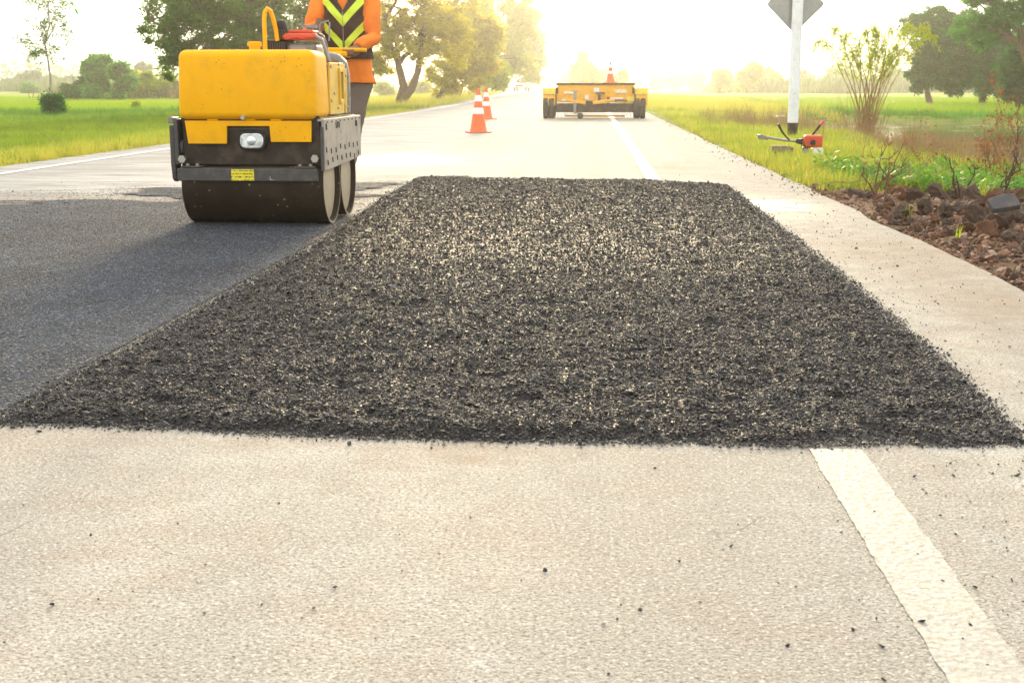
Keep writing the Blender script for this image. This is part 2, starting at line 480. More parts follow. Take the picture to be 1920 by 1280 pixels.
def npmesh(name, V, Fc, mat, attrs=None, smooth=False, parent=None, kind=None, link=True):
    """quads or triangles from numpy arrays"""
    me = bpy.data.meshes.new(name)
    n, k = Fc.shape
    me.vertices.add(len(V)); me.vertices.foreach_set('co', np.ascontiguousarray(V, dtype=np.float32).ravel())
    me.loops.add(n * k); me.loops.foreach_set('vertex_index', np.ascontiguousarray(Fc, dtype=np.int32).ravel())
    me.polygons.add(n); me.polygons.foreach_set('loop_start', np.arange(0, n * k, k, dtype=np.int32))
    me.update(calc_edges=True)
    if smooth: me.polygons.foreach_set('use_smooth', np.ones(n, dtype=bool))
    me.validate()
    if mat: me.materials.append(MATS[mat])
    for an, (dom, arr) in (attrs or {}).items():
        a = me.attributes.new(an, 'FLOAT', dom); a.data.foreach_set('value', np.ascontiguousarray(arr, dtype=np.float32))
    o = bpy.data.objects.new(name, me)
    if link: COL.objects.link(o)
    if parent: o.parent = parent
    if kind: o['kind'] = kind
    return o

def tag(o, label, cat, group=None):
    o['label'] = label; o['category'] = cat
    if group: o['group'] = group
    return o
def thing(name, label, cat, loc=(0, 0, 0), rz=0, group=None):
    o = bpy.data.objects.new(name, None); COL.objects.link(o)
    o.location = loc; o.rotation_euler = (0, 0, rz); o.empty_display_size = .1
    return tag(o, label, cat, group)
def copy_tree(o, parent=None):
    c = o.copy(); COL.objects.link(c); c.parent = parent
    for ch in list(o.children): copy_tree(ch, c)
    return c

def scatter(name, protos, P, rot, scl, tint, kind='stuff', parent=None):
    """one uncountable object: points carrying small meshes"""
    n = len(P)
    me = bpy.data.meshes.new(name)
    me.vertices.add(n); me.vertices.foreach_set('co', np.ascontiguousarray(P, dtype=np.float32).ravel())
    for an, typ, arr in (('rot', 'FLOAT_VECTOR', rot), ('scl', 'FLOAT_VECTOR', scl), ('tint', 'FLOAT', tint)):
        a = me.attributes.new(an, typ, 'POINT')
        a.data.foreach_set('vector' if typ == 'FLOAT_VECTOR' else 'value', np.ascontiguousarray(arr, dtype=np.float32).ravel())
    a = me.attributes.new('pick', 'INT', 'POINT')
    a.data.foreach_set('value', np.random.default_rng(n).integers(0, len(protos), n).astype(np.int32))
    o = bpy.data.objects.new(name, me); COL.objects.link(o)
    if parent: o.parent = parent
    g = bpy.data.node_groups.new(name + '_spread', 'GeometryNodeTree')
    g.interface.new_socket('Geometry', in_out='INPUT', socket_type='NodeSocketGeometry')
    g.interface.new_socket('Geometry', in_out='OUTPUT', socket_type='NodeSocketGeometry')
    N = g.nodes; gi = N.new('NodeGroupInput'); go = N.new('NodeGroupOutput')
    iop = N.new('GeometryNodeInstanceOnPoints'); iop.inputs['Pick Instance'].default_value = True
    jn = N.new('GeometryNodeJoinGeometry')
    for p in protos:
        oi = N.new('GeometryNodeObjectInfo'); oi.inputs['Object'].default_value = p; oi.inputs['As Instance'].default_value = True
        g.links.new(oi.outputs['Geometry'], jn.inputs[0])
    g.links.new(gi.outputs[0], iop.inputs['Points']); g.links.new(jn.outputs[0], iop.inputs['Instance'])
    for an, typ, sk in (('rot', 'FLOAT_VECTOR', 'Rotation'), ('scl', 'FLOAT_VECTOR', 'Scale'), ('pick', 'INT', 'Instance Index')):
        na = N.new('GeometryNodeInputNamedAttribute'); na.data_type = typ; na.inputs['Name'].default_value = an
        if sk == 'Rotation':
            er = N.new('FunctionNodeEulerToRotation'); g.links.new(na.outputs[0], er.inputs[0]); g.links.new(er.outputs[0], iop.inputs[sk])
        else: g.links.new(na.outputs[0], iop.inputs[sk])
    g.links.new(iop.outputs[0], go.inputs[0])
    m = o.modifiers.new('spread', 'NODES'); m.node_group = g
    o['kind'] = kind
    return o
# ============================================================ SETTING
def road_off(y):
    y = np.asarray(y, float)
    q = np.clip(y, 35, 65)
    return -.0115 * (y - 2.6) - 7.2e-4 * (q - 35) ** 2 - .0437 * np.clip(y - 65, 0, None)
XL, XR = -5.60, 1.60            # road edges, right edge line at about .47
def right_edge(y): return XR + road_off(y) + .05 * (fbm(np.asarray(y) * 1.1, 3.3) - .5) * 2 * np.clip(1 - np.asarray(y) / 60, 0, 1)
def left_edge(y): return XL + road_off(y)

POND = (4.6, 15.5, 60, 42)       # x0, y0, x1, y1
def pond_mask(x, y):
    w = (fbm(x * .35, y * .35 + 40) - .5) * 3
    inner = 3.9 + .9 * np.sin(y * .35) * .5 + np.clip(16 - y, 0, 9) * .30
    return sst(inner - .4, inner + 1.0, x + w * .5) * sst(8.3, 10.5, y + w * .3) * sst(44, 39, y + w) * sst(75, 60, x)
def land_h(x, y):
    off = road_off(y)
    dr = x - off - XR; dl = XL - (x - off)
    d = np.maximum(dr, dl)
    h = -.015 - .10 * sst(0, 2.5, d) - .2 * sst(3, 12, d)
    h = h + (.05 * (fbm(x * 1.3, y * 1.3) - .5) * sst(.1, .8, d))
    h = h - .42 * pond_mask(x, y)
    # weedy bank between verge and rice on the left
    h = h + .06 * np.exp(-((y - 47 - .05 * x) / 2.2) ** 2) * sst(3, 6, dl)
    # bank before the rice on the right
    h = h + .05 * np.exp(-((y - 45) / 1.5) ** 2) * sst(3, 6, dr)
    # dug soil by the right edge
    h = h + .10 * np.exp(-((x - 2.75) / .8) ** 2 - ((y - 8.0) / 1.1) ** 2) * sst(.2, .9, dr)
    rough = .05 * (fbm(x * 6, y * 6) - .5)
    h = h + rough * dirt_mask(x, y)
    return np.where(d < .0, -.06, h)
def dirt_mask(x, y):
    w = (fbm(x * 1.5, y * 1.5 + 9) - .5)
    return sst(10.2, 9.2, y + w * 2) * sst(1.3, 1.45, x) * sst(4.2, 3.4, x + w)

def axis_steps(spec):
    out = []
    for a, b, s in spec: out += list(np.arange(a, b, s))
    return np.array(out + [spec[-1][1]])
def land():
    xs = axis_steps([(-2600, -400, 200), (-400, -80, 20), (-80, -24, 4), (-24, -10, .5), (-10, -5, .25), (-5, 1, 1.0), (1, 6, .08), (6, 14, .4), (14, 40, 2), (40, 400, 20), (400, 2600, 200)])
    ys = axis_steps([(-60, -4, 8), (-4, 3, .5), (3, 13, .08), (13, 30, .3), (30, 60, .7), (60, 140, 3), (140, 600, 20), (600, 3000, 200)])
    X, Y = np.meshgrid(xs, ys, indexing='ij')
    Z = land_h(X, Y)
    V = np.stack([X.ravel(), Y.ravel(), Z.ravel()], 1)
    nx, ny = X.shape
    i, j = np.meshgrid(np.arange(nx - 1), np.arange(ny - 1), indexing='ij')
    a = (i * ny + j).ravel()
    Fc = np.stack([a, a + ny, a + ny + 1, a + 1], 1)
    x, y = X.ravel(), Y.ravel()
    dl = XL - (x - road_off(y)); dr = x - road_off(y) - XR
    w = (fbm(x * .5, y * .5 + 5) - .5) * 3
    rice = np.maximum(sst(49, 51, y + w * .3 - .05 * x) * sst(1, 3, dl) * sst(125, 100, y), sst(46, 48, y + w * .2) * sst(7, 9, dr) * sst(135, 118, y))
    npmesh('ground', V, Fc, 'land', dict(rice=('POINT', rice), far=('POINT', sst(90, 140, y)), dirt=('POINT', dirt_mask(x, y)),
           mud=('POINT', pond_mask(x, y))), smooth=True, kind='structure')
land()

def strip(name, x0f, x1f, ys, z, mat, kind='structure', nx=2, attrs=None):
    T = np.linspace(0, 1, nx)
    V = np.array([[x0f(y) * (1 - t) + x1f(y) * t, y, z] for y in ys for t in T])
    i, j = np.meshgrid(np.arange(len(ys) - 1), np.arange(nx - 1), indexing='ij')
    a = (i * nx + j).ravel()
    Fc = np.stack([a, a + 1, a + nx + 1, a + nx], 1)
    at_ = attrs(V[:, 0], V[:, 1]) if attrs else None
    return npmesh(name, V, Fc, mat, at_, kind=kind)
def blob(x, y, px, py, rx, ry):
    c = gp(px, py); return np.exp(-((x - c.x) / rx) ** 2 - ((y - c.y) / ry) ** 2)
def road_attrs(x, y):
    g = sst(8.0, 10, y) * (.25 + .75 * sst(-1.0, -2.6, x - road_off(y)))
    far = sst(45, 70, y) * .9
    wet = blob(x, y, 1440, 388, .35, .7) + blob(x, y, 150, 345, 1.6, 1.6) * 1.1 + .5 * blob(x, y, 730, 300, .6, 1.2) + .4 * blob(x, y, 500, 300, 2.2, 2)
    rust = blob(x, y, 190, 377, .9, .35) * 1.5 + blob(x, y, -50, 385, .9, .25) + blob(x, y, 1690, 470, .35, .5) + blob(x, y, 1850, 560, .25, .9) + blob(x, y, 900, 855, .10, .05) * 1.3 + blob(x, y, 40, 806, .5, .02) * 1.1 \
        + .8 * blob(x, y, 700, 836, .6, .02) + blob(x, y, 1560, 360, .15, .5) + .8 * blob(x, y, 1260, 315, .3, 1.1)
    tar = blob(x, y, 1470, 842, .10, .03) * 1.5 + 1.2 * blob(x, y, 60, 374, .9, .7) + 1.2 * blob(x, y, 280, 366, .9, .8) + .9 * blob(x, y, -250, 380, 1.2, .8) + blob(x, y, 690, 345, .35, .7) + .38 * sst(.75, 1.0, x) * sst(2.4, 3.2, y) * sst(14, 9, y) + blob(x, y, 560, 410, 1.4, .3)
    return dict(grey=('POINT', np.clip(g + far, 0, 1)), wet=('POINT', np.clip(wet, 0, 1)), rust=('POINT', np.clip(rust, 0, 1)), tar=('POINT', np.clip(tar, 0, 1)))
ysr = axis_steps([(-60, 1, 4), (1, 1.8, .2), (1.8, 12, .06), (12, 40, .4), (40, 120, 2), (120, 700, 12)])
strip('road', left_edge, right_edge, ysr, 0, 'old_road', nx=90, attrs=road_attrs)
e0 = gp(1572, 843).y; e1 = gp(1215, 335).y
lx = .493
def rline(y, s): return lx + road_off(y) + s * .0555 + .004 * (vn(np.asarray(y) * 9, 1.5 + s) - .5) + .006 * (vn(np.asarray(y) * 60, 3.5 + s) - .5)
strip('edge_line', lambda y: rline(y, -1), lambda y: rline(y, 1), axis_steps([(-10, 1, 2), (1, e0, .008)]), .002, 'line_paint')
strip('edge_line', lambda y: rline(y, -1), lambda y: rline(y, 1), axis_steps([(e1 - .1, 30, .4), (30, 400, 5)]), .004, 'line_paint_clean')
lx2 = -5.12
strip('edge_line', lambda y: lx2 + road_off(y) - .05, lambda y: lx2 + road_off(y) + .05, axis_steps([(-10, 30, 2), (30, 400, 5)]), .004, 'line_paint_clean')

# ---- pond and paddy water
def sheet(name, pts, z, mat):
    me = bpy.data.meshes.new(name); me.from_pydata([(x, y, z) for x, y in pts], [], [tuple(range(len(pts)))])
    me.materials.append(MATS[mat]); o = bpy.data.objects.new(name, me); COL.objects.link(o); o['kind'] = 'structure'; return o
sheet('pond', [(3.4, 9), (80, 9), (80, 46), (3.4, 46)], -.47, 'pond_water')
sheet('paddy_water', [(11.5, 72), (17, 71), (18, 77), (12, 79)], -.27, 'pond_water')
sheet('paddy_water', [(8.5, 96), (17, 93), (22, 104), (10, 108)], -.27, 'pond_water')
sheet('paddy_water', [(26, 118), (60, 115), (66, 123), (30, 128)], -.27, 'pond_water')
sheet('paddy_water', [(-30, 38), (-22, 37.5), (-22, 38.3), (-30, 38.8)], -.255, 'pond_water')

# ---- polygons on the road
def poly_world(pxs): return np.array([[gp(*p).x, gp(*p).y] for p in pxs])
def sdist(poly, x, y):
    """distance to the outline, positive inside"""
    P = np.stack([x, y], 1); d = np.full(len(P), 1e9); ins = np.zeros(len(P), bool)
    n = len(poly)
    for i in range(n):
        a = poly[i]; b = poly[(i + 1) % n]; e = b - a; w = P - a
        t = np.clip((w @ e) / (e @ e), 0, 1)
        d = np.minimum(d, np.hypot(*(w - t[:, None] * e).T))
        c = ((a[1] > y) != (b[1] > y)) & (x < (b[0] - a[0]) * (y - a[1]) / (b[1] - a[1] + 1e-12) + a[0])
        ins ^= c
    return np.where(ins, d, -d)
LOOSE = poly_world([(-90, 800), (60, 797), (300, 804), (600, 820), (960, 829), (1300, 832), (1500, 838), (1700, 833), (1800, 838), (1935, 832), (1895, 800), (1800, 705), (1690, 612),
                    (1560, 500), (1430, 400), (1360, 347), (1200, 340), (1000, 337), (790, 332), (735, 362), (640, 425), (500, 512), (250, 650), (0, 778)])
ROLLED = poly_world([(-900, 800), (-80, 800), (0, 778), (250, 650), (500, 512), (640, 425), (735, 362), (770, 340), (640, 346), (500, 352), (345, 358), (240, 370), (100, 373), (0, 380), (-500, 398)])
def ROLLW(x, y): return (fbm(x * .9, y * 2.6, 5) - .55) * 1.5 * sst(6.9, 7.9, y)
def grid_patch(name, poly, step, hf, mat, cut, kind='structure'):
    x0, y0 = poly.min(0) - .1; x1, y1 = poly.max(0) + .1
    xs = np.arange(x0, x1, step); ys = np.arange(y0, y1, step)
    X, Y = np.meshgrid(xs, ys, indexing='ij'); x, y = X.ravel(), Y.ravel()
    d = sdist(poly, x, y)
    if name.startswith('rolled'): d = d + ROLLW(x, y)
    V = np.stack([x, y, hf(x, y, d)], 1)
    nx, ny = X.shape
    i, j = np.meshgrid(np.arange(nx - 1), np.arange(ny - 1), indexing='ij'); a = (i * ny + j).ravel()
    Fc = np.stack([a, a + ny, a + ny + 1, a + 1], 1)
    Fc = Fc[(d[Fc] > cut).all(1)]
    u, inv = np.unique(Fc, return_inverse=True)
    return npmesh(name, V[u], inv.reshape(Fc.shape), mat, smooth=True, kind=kind)
def loose_h(x, y, d=None):
    if d is None: d = sdist(LOOSE, x, y)
    dd = d + .05 * (fbm(x * 7, y * 7) - .5)
    lump = .020 * (fbm(x * 4, y * 4, 3) - .5) + .022 * (fbm(x * 17, y * 17, 3) - .5) - .007 * sst(.60, .75, fbm(x * 11 + 30, y * 9, 3))
    return -.004 + (.018 + lump) * sst(-.02, .10, dd)
def rolled_h(x, y, d=None):
    if d is None: d = sdist(ROLLED, x, y)
    return .005 + .008 * sst(0, .2, d) + .004 * (fbm(x * 2.5, y * 2.5) - .5) * sst(0, .2, d)
grid_patch('loose_asphalt_mat', LOOSE, .022, loose_h, 'mix_bed', -.02)
grid_patch('rolled_asphalt_mat', ROLLED, .05, rolled_h, 'rolled_asphalt', .0)

def rock_proto(name, mat, seed, flat=.7, sub=1, jit=.28):
    bm = bmesh.new(); bmesh.ops.create_icosphere(bm, subdivisions=sub, radius=1)
    rr = random.Random(seed)
    for v in bm.verts:
        v.co *= 1 + rr.uniform(-jit, jit); v.co.z *= flat
    me = bpy.data.meshes.new(name); bm.to_mesh(me); bm.free(); me.materials.append(MATS[mat])
    return bpy.data.objects.new(name, me)
def in_poly(poly, n, seed, margin=0.0, jitter=.02):
    r = np.random.default_rng(seed)
    x0, y0 = poly.min(0) - .1; x1, y1 = poly.max(0) + .1
    x = r.uniform(x0, x1, n); y = r.uniform(y0, y1, n)
    d = sdist(poly, x, y); k = d > margin - jitter * r.exponential(1, n)
    return x[k], y[k], d[k]
stones = [rock_proto('stone', 'coated_stone', s, .55) for s in range(6)]
# loose mix: several layers, finer towards the far end where grains are under a pixel anyway
r = np.random.default_rng(11)
def xs_extent(poly): a = poly.min(0); b = poly.max(0); return (b - a)
ext = xs_extent(LOOSE); A = ext[0] * ext[1]
x, y, d = in_poly(LOOSE, int(A * 80000), 12, 0.0, .010)
keep = r.random(len(x)) < np.clip(1.25 - y / 5.2, .14, 1)
x, y, d = x[keep], y[keep], d[keep]
n = len(x)
size = np.clip(r.lognormal(math.log(.00185), .42, n), .0010, .0065) * np.clip(.70 + y * .13, 1, 1.9)
z = np.maximum(loose_h(x, y, d), .001) + size * r.uniform(-.3, 1.0, n)
z = np.where(d < 0, .002 + size * .4, z)
scl = np.stack([size * r.uniform(.8, 1.6, n), size * r.uniform(.7, 1.2, n), size * r.uniform(.6, 1.1, n)], 1)
rot = np.stack([r.normal(0, .5, n), r.normal(0, .5, n), r.uniform(0, 6.28, n)], 1)
scatter('loose_asphalt_mix', stones, np.stack([x, y, z], 1), rot, scl, r.random(n))
# rolled mat: stones pressed nearly flush
ext = xs_extent(ROLLED); A = ext[0] * ext[1]
x, y, d = in_poly(ROLLED, int(A * 24000), 13, -1.3, .01); d = d + ROLLW(x, y); k = ((d > 0) | ((y > 7.0) & (x > XL + .4) & (r.random(len(x)) < .55 * np.exp(np.minimum(d, 0) / .22)))) & (sdist(LOOSE, x, y) < .01); x, y, d = x[k], y[k], d[k]
k = (x > -4.2 - .1 * y) & (r.random(len(x)) < np.clip(1.3 - y / 7.5, .25, 1)); x, y, d = x[k], y[k], d[k]; n = len(x)
size = np.clip(r.lognormal(math.log(.0022), .3, n), .0011, .005) * np.clip(.8 + y * .07, 1, 1.35)
scl = np.stack([size * r.uniform(.8, 1.5, n), size * r.uniform(.8, 1.3, n), size * .55], 1)
rot = np.stack([r.normal(0, .12, n), r.normal(0, .12, n), r.uniform(0, 6.28, n)], 1)
scatter('rolled_asphalt_grains', stones, np.stack([x, y, np.where(d > 0, rolled_h(x, y, d) + .0003, .001)], 1), rot, scl, np.clip(r.random(n) * 1.02, 0, 1))
# crumbs strewn on the old surface
def crumbs():
    r = np.random.default_rng(21)
    P = []; 
    for (cx, cy, sx, sy, m) in ((1.15, 4.0, .3, 1.6, 650), (1.1, 7.0, .3, 1.8, 400), (.2, 1.7, 1.0, .35, 170), (.8, 1.75, .3, .5, 260), (-1, 9.6, 2.2, 1.2, 500), (-3.6, 8.2, 1.2, .8, 300), (1.0, 2.4, .25, .5, 300)):
        P.append(np.stack([r.normal(cx, sx, m), r.normal(cy, sy, m)], 1))
    # trickle along the outline
    n = len(LOOSE)
    for i in range(n):
        a, b = LOOSE[i], LOOSE[(i + 1) % n]; L = np.hypot(*(b - a)); m = int(L * 70)
        t = r.random(m)[:, None]; nrm = np.array([(b - a)[1], -(b - a)[0]]) / L
        P.append(a * (1 - t) + b * t + nrm * r.exponential(.014, (m, 1)))
    P = np.concatenate(P); x, y = P.T
    k = (sdist(LOOSE, x, y) < .0) & (x > XL + .3) & (x < 1.5) & (y > 1); x, y = x[k], y[k]; n = len(x)
    size = np.clip(r.lognormal(math.log(.0020), .45, n), .001, .0065)
    onr = sdist(ROLLED, x, y) > 0
    scl = np.stack([size * r.uniform(.8, 1.5, n), size, size * r.uniform(.6, 1, n)], 1)
    rot = np.stack([r.normal(0, .4, n), r.normal(0, .4, n), r.uniform(0, 6.28, n)], 1)
    scatter('asphalt_crumbs', stones, np.stack([x, y, np.where(onr, .016, .001) + size * .4], 1), rot, scl, r.random(n) * .85)
crumbs()

# ---- vegetation cover
def blade_proto(name, mat, nb, h, w, spread, seed, lean=.5, seg=2):
    rr = np.random.default_rng(seed); V = []; Fc = []
    for _ in range(nb):
        a = rr.uniform(0, 6.28); b = np.array([rr.normal(0, spread), rr.normal(0, spread), 0])
        hh = h * rr.uniform(.5, 1.15); le = lean * hh * rr.uniform(.3, 1.2); dr = np.array([math.cos(a), math.sin(a), 0]); sd = np.array([-dr[1], dr[0], 0]) * w / 2
        o = len(V)
        for s in range(seg + 1):
            t = s / seg; c = b + dr * le * t * t + np.array([0, 0, hh * t]); ww = 1 - t * .9
            V += [c - sd * ww, c + sd * ww]
        for s in range(seg): Fc.append([o + 2*s, o + 2*s + 1, o + 2*s + 3, o + 2*s + 2])
    return npmesh(name, np.array(V), np.array(Fc), mat, link=False)
def cover(name, protos, x, y, s0, s1, seed, zf=None, tintf=None, tilt=.15):
    r = np.random.default_rng(seed); n = len(x)
    z = (zf or land_h)(x, y)
    s = r.uniform(s0, s1, n)
    scl = np.stack([s, s, s * r.uniform(.7, 1.2, n)], 1)
    rot = np.stack([r.normal(0, tilt, n), r.normal(0, tilt, n), r.uniform(0, 6.28, n)], 1)
    tint = np.clip((tintf(x, y) if tintf else fbm(x * .8, y * .8) * 1.6 - .3) + r.normal(0, .16, n), 0, 1)
    return scatter(name, protos, np.stack([x, y, z - .01], 1), rot, scl, tint)
def uni(x0, x1, y0, y1, dens, seed):
    r = np.random.default_rng(seed); n = int((x1 - x0) * (y1 - y0) * dens); return r.uniform(x0, x1, n), r.uniform(y0, y1, n), r
gpro = [blade_proto('tuft', 'grass_inst', 16, .14, .007, .035, s, .6) for s in range(4)]
vpro = [blade_proto('tuft', 'verge_inst', 14, .10, .007, .04, s + 9, .7) for s in range(4)]
# right verge
x, y, r = uni(1.5, 7.5, 8.6, 42, 330, 31)
off = road_off(y)
k = (x - off > XR + .02 + .12 * r.random(len(x))) & (pond_mask(x, y) < .5 + .2 * r.random(len(x))) & (dirt_mask(x, y) < .25 + .5 * r.random(len(x)) ** 3) & (r.random(len(x)) < np.clip(1.5 - y / 30, .35, 1)) & (fbm(x * 2.2, y * 2.2, 3) > .36)
cx_ = gp(1497, 290); k2 = np.hypot((x[k] - cx_.x) / .42, (y[k] - cx_.y + .25) / .75) > .8 + .4 * r.random(k.sum())
x, y = x[k][k2], y[k][k2]
cover('verge_grass', vpro + gpro[:1], x, y, .6, 1.35, 32, tintf=lambda x, y: .62 - .30 * sst(2.2, 4, x) * sst(16, 10, y) + 1.7 * (fbm(x * 1.1, y * .9) - .5))
x, y, r = uni(-30, -5.2, 9, 46, 80, 33)
dl = XL - (x - road_off(y))
k = (dl > .02 + .25 * r.random(len(x)))
x, y = x[k], y[k]
cover('verge_grass', gpro + vpro[:1], x, y, .6, 1.3, 34, tintf=lambda x, y: .38 + 2.2 * (fbm(x * .3, y * .6, 3) - .5) + .35 * sst(-8, -6, x) - .35 * sst(41, 45, y))
x, y, r = uni(-5.9 - 1.2, -5.7, 9, 40, 260, 35)
cover('verge_grass', vpro, x, y, .5, 1.3, 36, tintf=lambda x, y: .6 + 0 * x)
# far verge on both sides
x, y, r = uni(-16, 12, 42, 150, 14, 37)
off = road_off(y); dd = np.maximum(x - off - XR, XL - x + off)
k = (dd > .2) & (dd < 6.5); x, y = x[k], y[k]
cover('verge_grass', vpro, x, y, 1.5, 3.2, 38, tintf=lambda x, y: .7 + 0 * x)
# rice
rpro = [blade_proto('rice_tuft', 'rice_inst', 12, .20, .022, .14, s + 20, .5) for s in range(3)]
x, y, r = uni(-50, -7, 49, 72, 16, 41); x2, y2, _ = uni(8, 52, 47, 72, 16, 42); x3, y3, _ = uni(-70, 80, 72, 118, 3.5, 43)
x = np.concatenate([x, x2, x3]); y = np.concatenate([y, y2, y3])
off = road_off(y); dd = np.maximum((x - off - XR) / 2.2, XL - x + off); k = (dd > 3.4) & (y > 49 + .05 * x * (x < 0) + .4 * fbm(x, y * 0)); x, y = x[k], y[k]
cover('rice_crop', rpro, x, y, .6, 1.1, 44, tintf=lambda x, y: .55 + .8 * (fbm(x * .2, y * .5) - .5))
# dark weeds on the bank before the rice
wpro = [blade_proto('weed_tuft', 'weed_inst', 14, .30, .022, .08, s + 50, .6) for s in range(3)]
r = np.random.default_rng(45)
n = 6000; x = r.uniform(-42, -9.5, n); y = 45.5 + .05 * x + r.normal(0, 1.8, n)
n2 = 2600; x2 = r.uniform(6, 40, n2); y2 = 44.8 + r.normal(0, 1.1, n2)
n3 = 700; x3 = r.uniform(-28, -12, n3); y3 = 34 + r.normal(0, 1.2, n3)
cover('bank_weeds', wpro, np.concatenate([x, x2, x3]), np.concatenate([y, y2, y3]), .35, .95, 46, tintf=lambda x, y: .45 + .7 * (fbm(x * .4, y) - .5))
# broad-leaved weeds behind the dug soil
def broad_proto(name, mat, nb, h, seed):
    rr = np.random.default_rng(seed); V = []; Fc = []
    for _ in range(nb):
        a = rr.uniform(0, 6.28); e = rr.uniform(.2, 1.1); L = h * rr.uniform(.35, .6)
        c = np.array([rr.normal(0, h * .4), rr.normal(0, h * .4), h * rr.uniform(.15, 1)])
        d = np.array([math.cos(a) * math.cos(e), math.sin(a) * math.cos(e), math.sin(e) * .6]); s = np.cross(d, [0, 0, 1]); s /= np.linalg.norm(s) + 1e-9
        o = len(V); V += [c, c + d * L * .5 + s * L * .26, c + d * L, c + d * L * .5 - s * L * .26]
        Fc.append([o, o + 1, o + 2, o + 3])
    return npmesh(name, np.array(V), np.array(Fc), mat, link=False)
bpro = [broad_proto('leafy_weed', 'weed_inst', 16, .17, s + 70) for s in range(4)]
x, y, r = uni(1.9, 6.5, 8.2, 15, 150, 51)
k = (fbm(x * 1.2, y * 1.2 + 3) > .47 - .12 * sst(3, 4, x)) & (y > 8.9 + 1.0 * sst(3.2, 2.2, x)) & (y < 11.8 + r.random(len(x)) * 1.2) & (pond_mask(x, y) < .75); x, y = x[k], y[k]
cover('leafy_weeds', bpro, x, y, .3, .9, 52, tintf=lambda x, y: .62 + 0 * x)
# dry reeds round the bamboo and along the water
dpro = [blade_proto('reed_tuft', 'reed_inst', 9, .42, .008, .07, s + 80, .35, 3) for s in range(4)]
r = np.random.default_rng(53)
cb = gp(1615, 262, -.3)
n = 1500
x = np.concatenate([r.normal(cb.x + .4, 1.15, n), r.uniform(3.2, 10, 420), r.normal(3.2, .5, 260)]); y = np.concatenate([r.normal(cb.y + .3, 1.6, n), np.where(r.random(420) < .5, r.normal(14.5, 1.2, 420), r.normal(25, 1.8, 420)), r.normal(27, 1.6, 260)])
q = gp(1800, 300, -.2); x = np.concatenate([x, r.normal(q.x, .75, 260)]); y = np.concatenate([y, r.normal(q.y - .2, 1.3, 260)])
k = (y > 9.3) | (x > 3.0); x, y = x[k], y[k]
cover('dry_reeds', dpro, x, y, .45, 1.25, 54, tintf=lambda x, y: .5 + 0 * x, tilt=.25)
# tall brown brush and reeds beyond the rice on the left
bp2 = [blade_proto('brush_tuft', 'weed_inst' if 0 else 'brush_inst', 16, 1.1, .07, .5, s + 85, .3) for s in range(3)]
r = np.random.default_rng(55); n = 900
x = r.uniform(-44, -31, n); y = 104 + r.normal(0, 2.5, n)
cover('far_brush', bp2, x, y, .5, 1.2, 56, tintf=lambda x, y: .6 + 0 * x)

# low hedgerow growth in front of the distant trees
hp_ = [blade_proto('hedge_tuft', 'hedge_inst', 26, 1.5, .34, .9, s + 95, .35) for s in range(3)]
r = np.random.default_rng(58)
n = 1500; x = r.uniform(18, 90, n); y = 205 + 14 * np.sin(x * .15) + r.normal(0, 5, n)
n2 = 1100; x2 = r.uniform(-130, -46, n2); y2 = 235 + r.normal(0, 6, n2)
cover('far_hedgerow', hp_, np.concatenate([x, x2]), np.concatenate([y, y2]), .4, 1.5, 59)
# ---- dug dirt crumbs (uncountable)
x, y, r = uni(1.35, 4.3, 4.0, 10.5, 1500, 61)
k = r.random(len(x)) < dirt_mask(x, y) * (.35 + .9 * (fbm(x * 3, y * 3) > .5)) * np.clip(1.25 - y / 14, 0, 1); x, y = x[k], y[k]; n = len(x)
size = np.clip(r.lognormal(math.log(.007), .55, n), .003, .03)
dirtstones = [rock_proto('dirt_crumb', 'crumb_inst', s + 20, .7) for s in range(5)]
scatter('dirt_crumbs', dirtstones, np.stack([x, y, land_h(x, y) + size * .3 + .003], 1), np.stack([r.normal(0, .6, n), r.normal(0, .6, n), r.uniform(0, 6.28, n)], 1),
        np.stack([size * r.uniform(.8, 1.5, n), size, size * r.uniform(.7, 1, n)], 1), r.random(n))
# grit along the right road edge farther up
x, y, r = uni(1.0, 1.9, 9, 34, 260, 62)
k = np.abs(x - right_edge(y)) < r.exponential(.10, len(x)); x, y = x[k], y[k]; n = len(x); size = r.uniform(.002, .008, n)
scatter('edge_gravel', dirtstones, np.stack([x, y, np.where(x < right_edge(y), .0, land_h(x, y)) + size * .4], 1), np.stack([r.normal(0, .6, n)] * 2 + [r.uniform(0, 6.28, n)], 1),
        np.stack([size * 1.3, size, size * .8], 1), r.random(n) * .6 + .35)
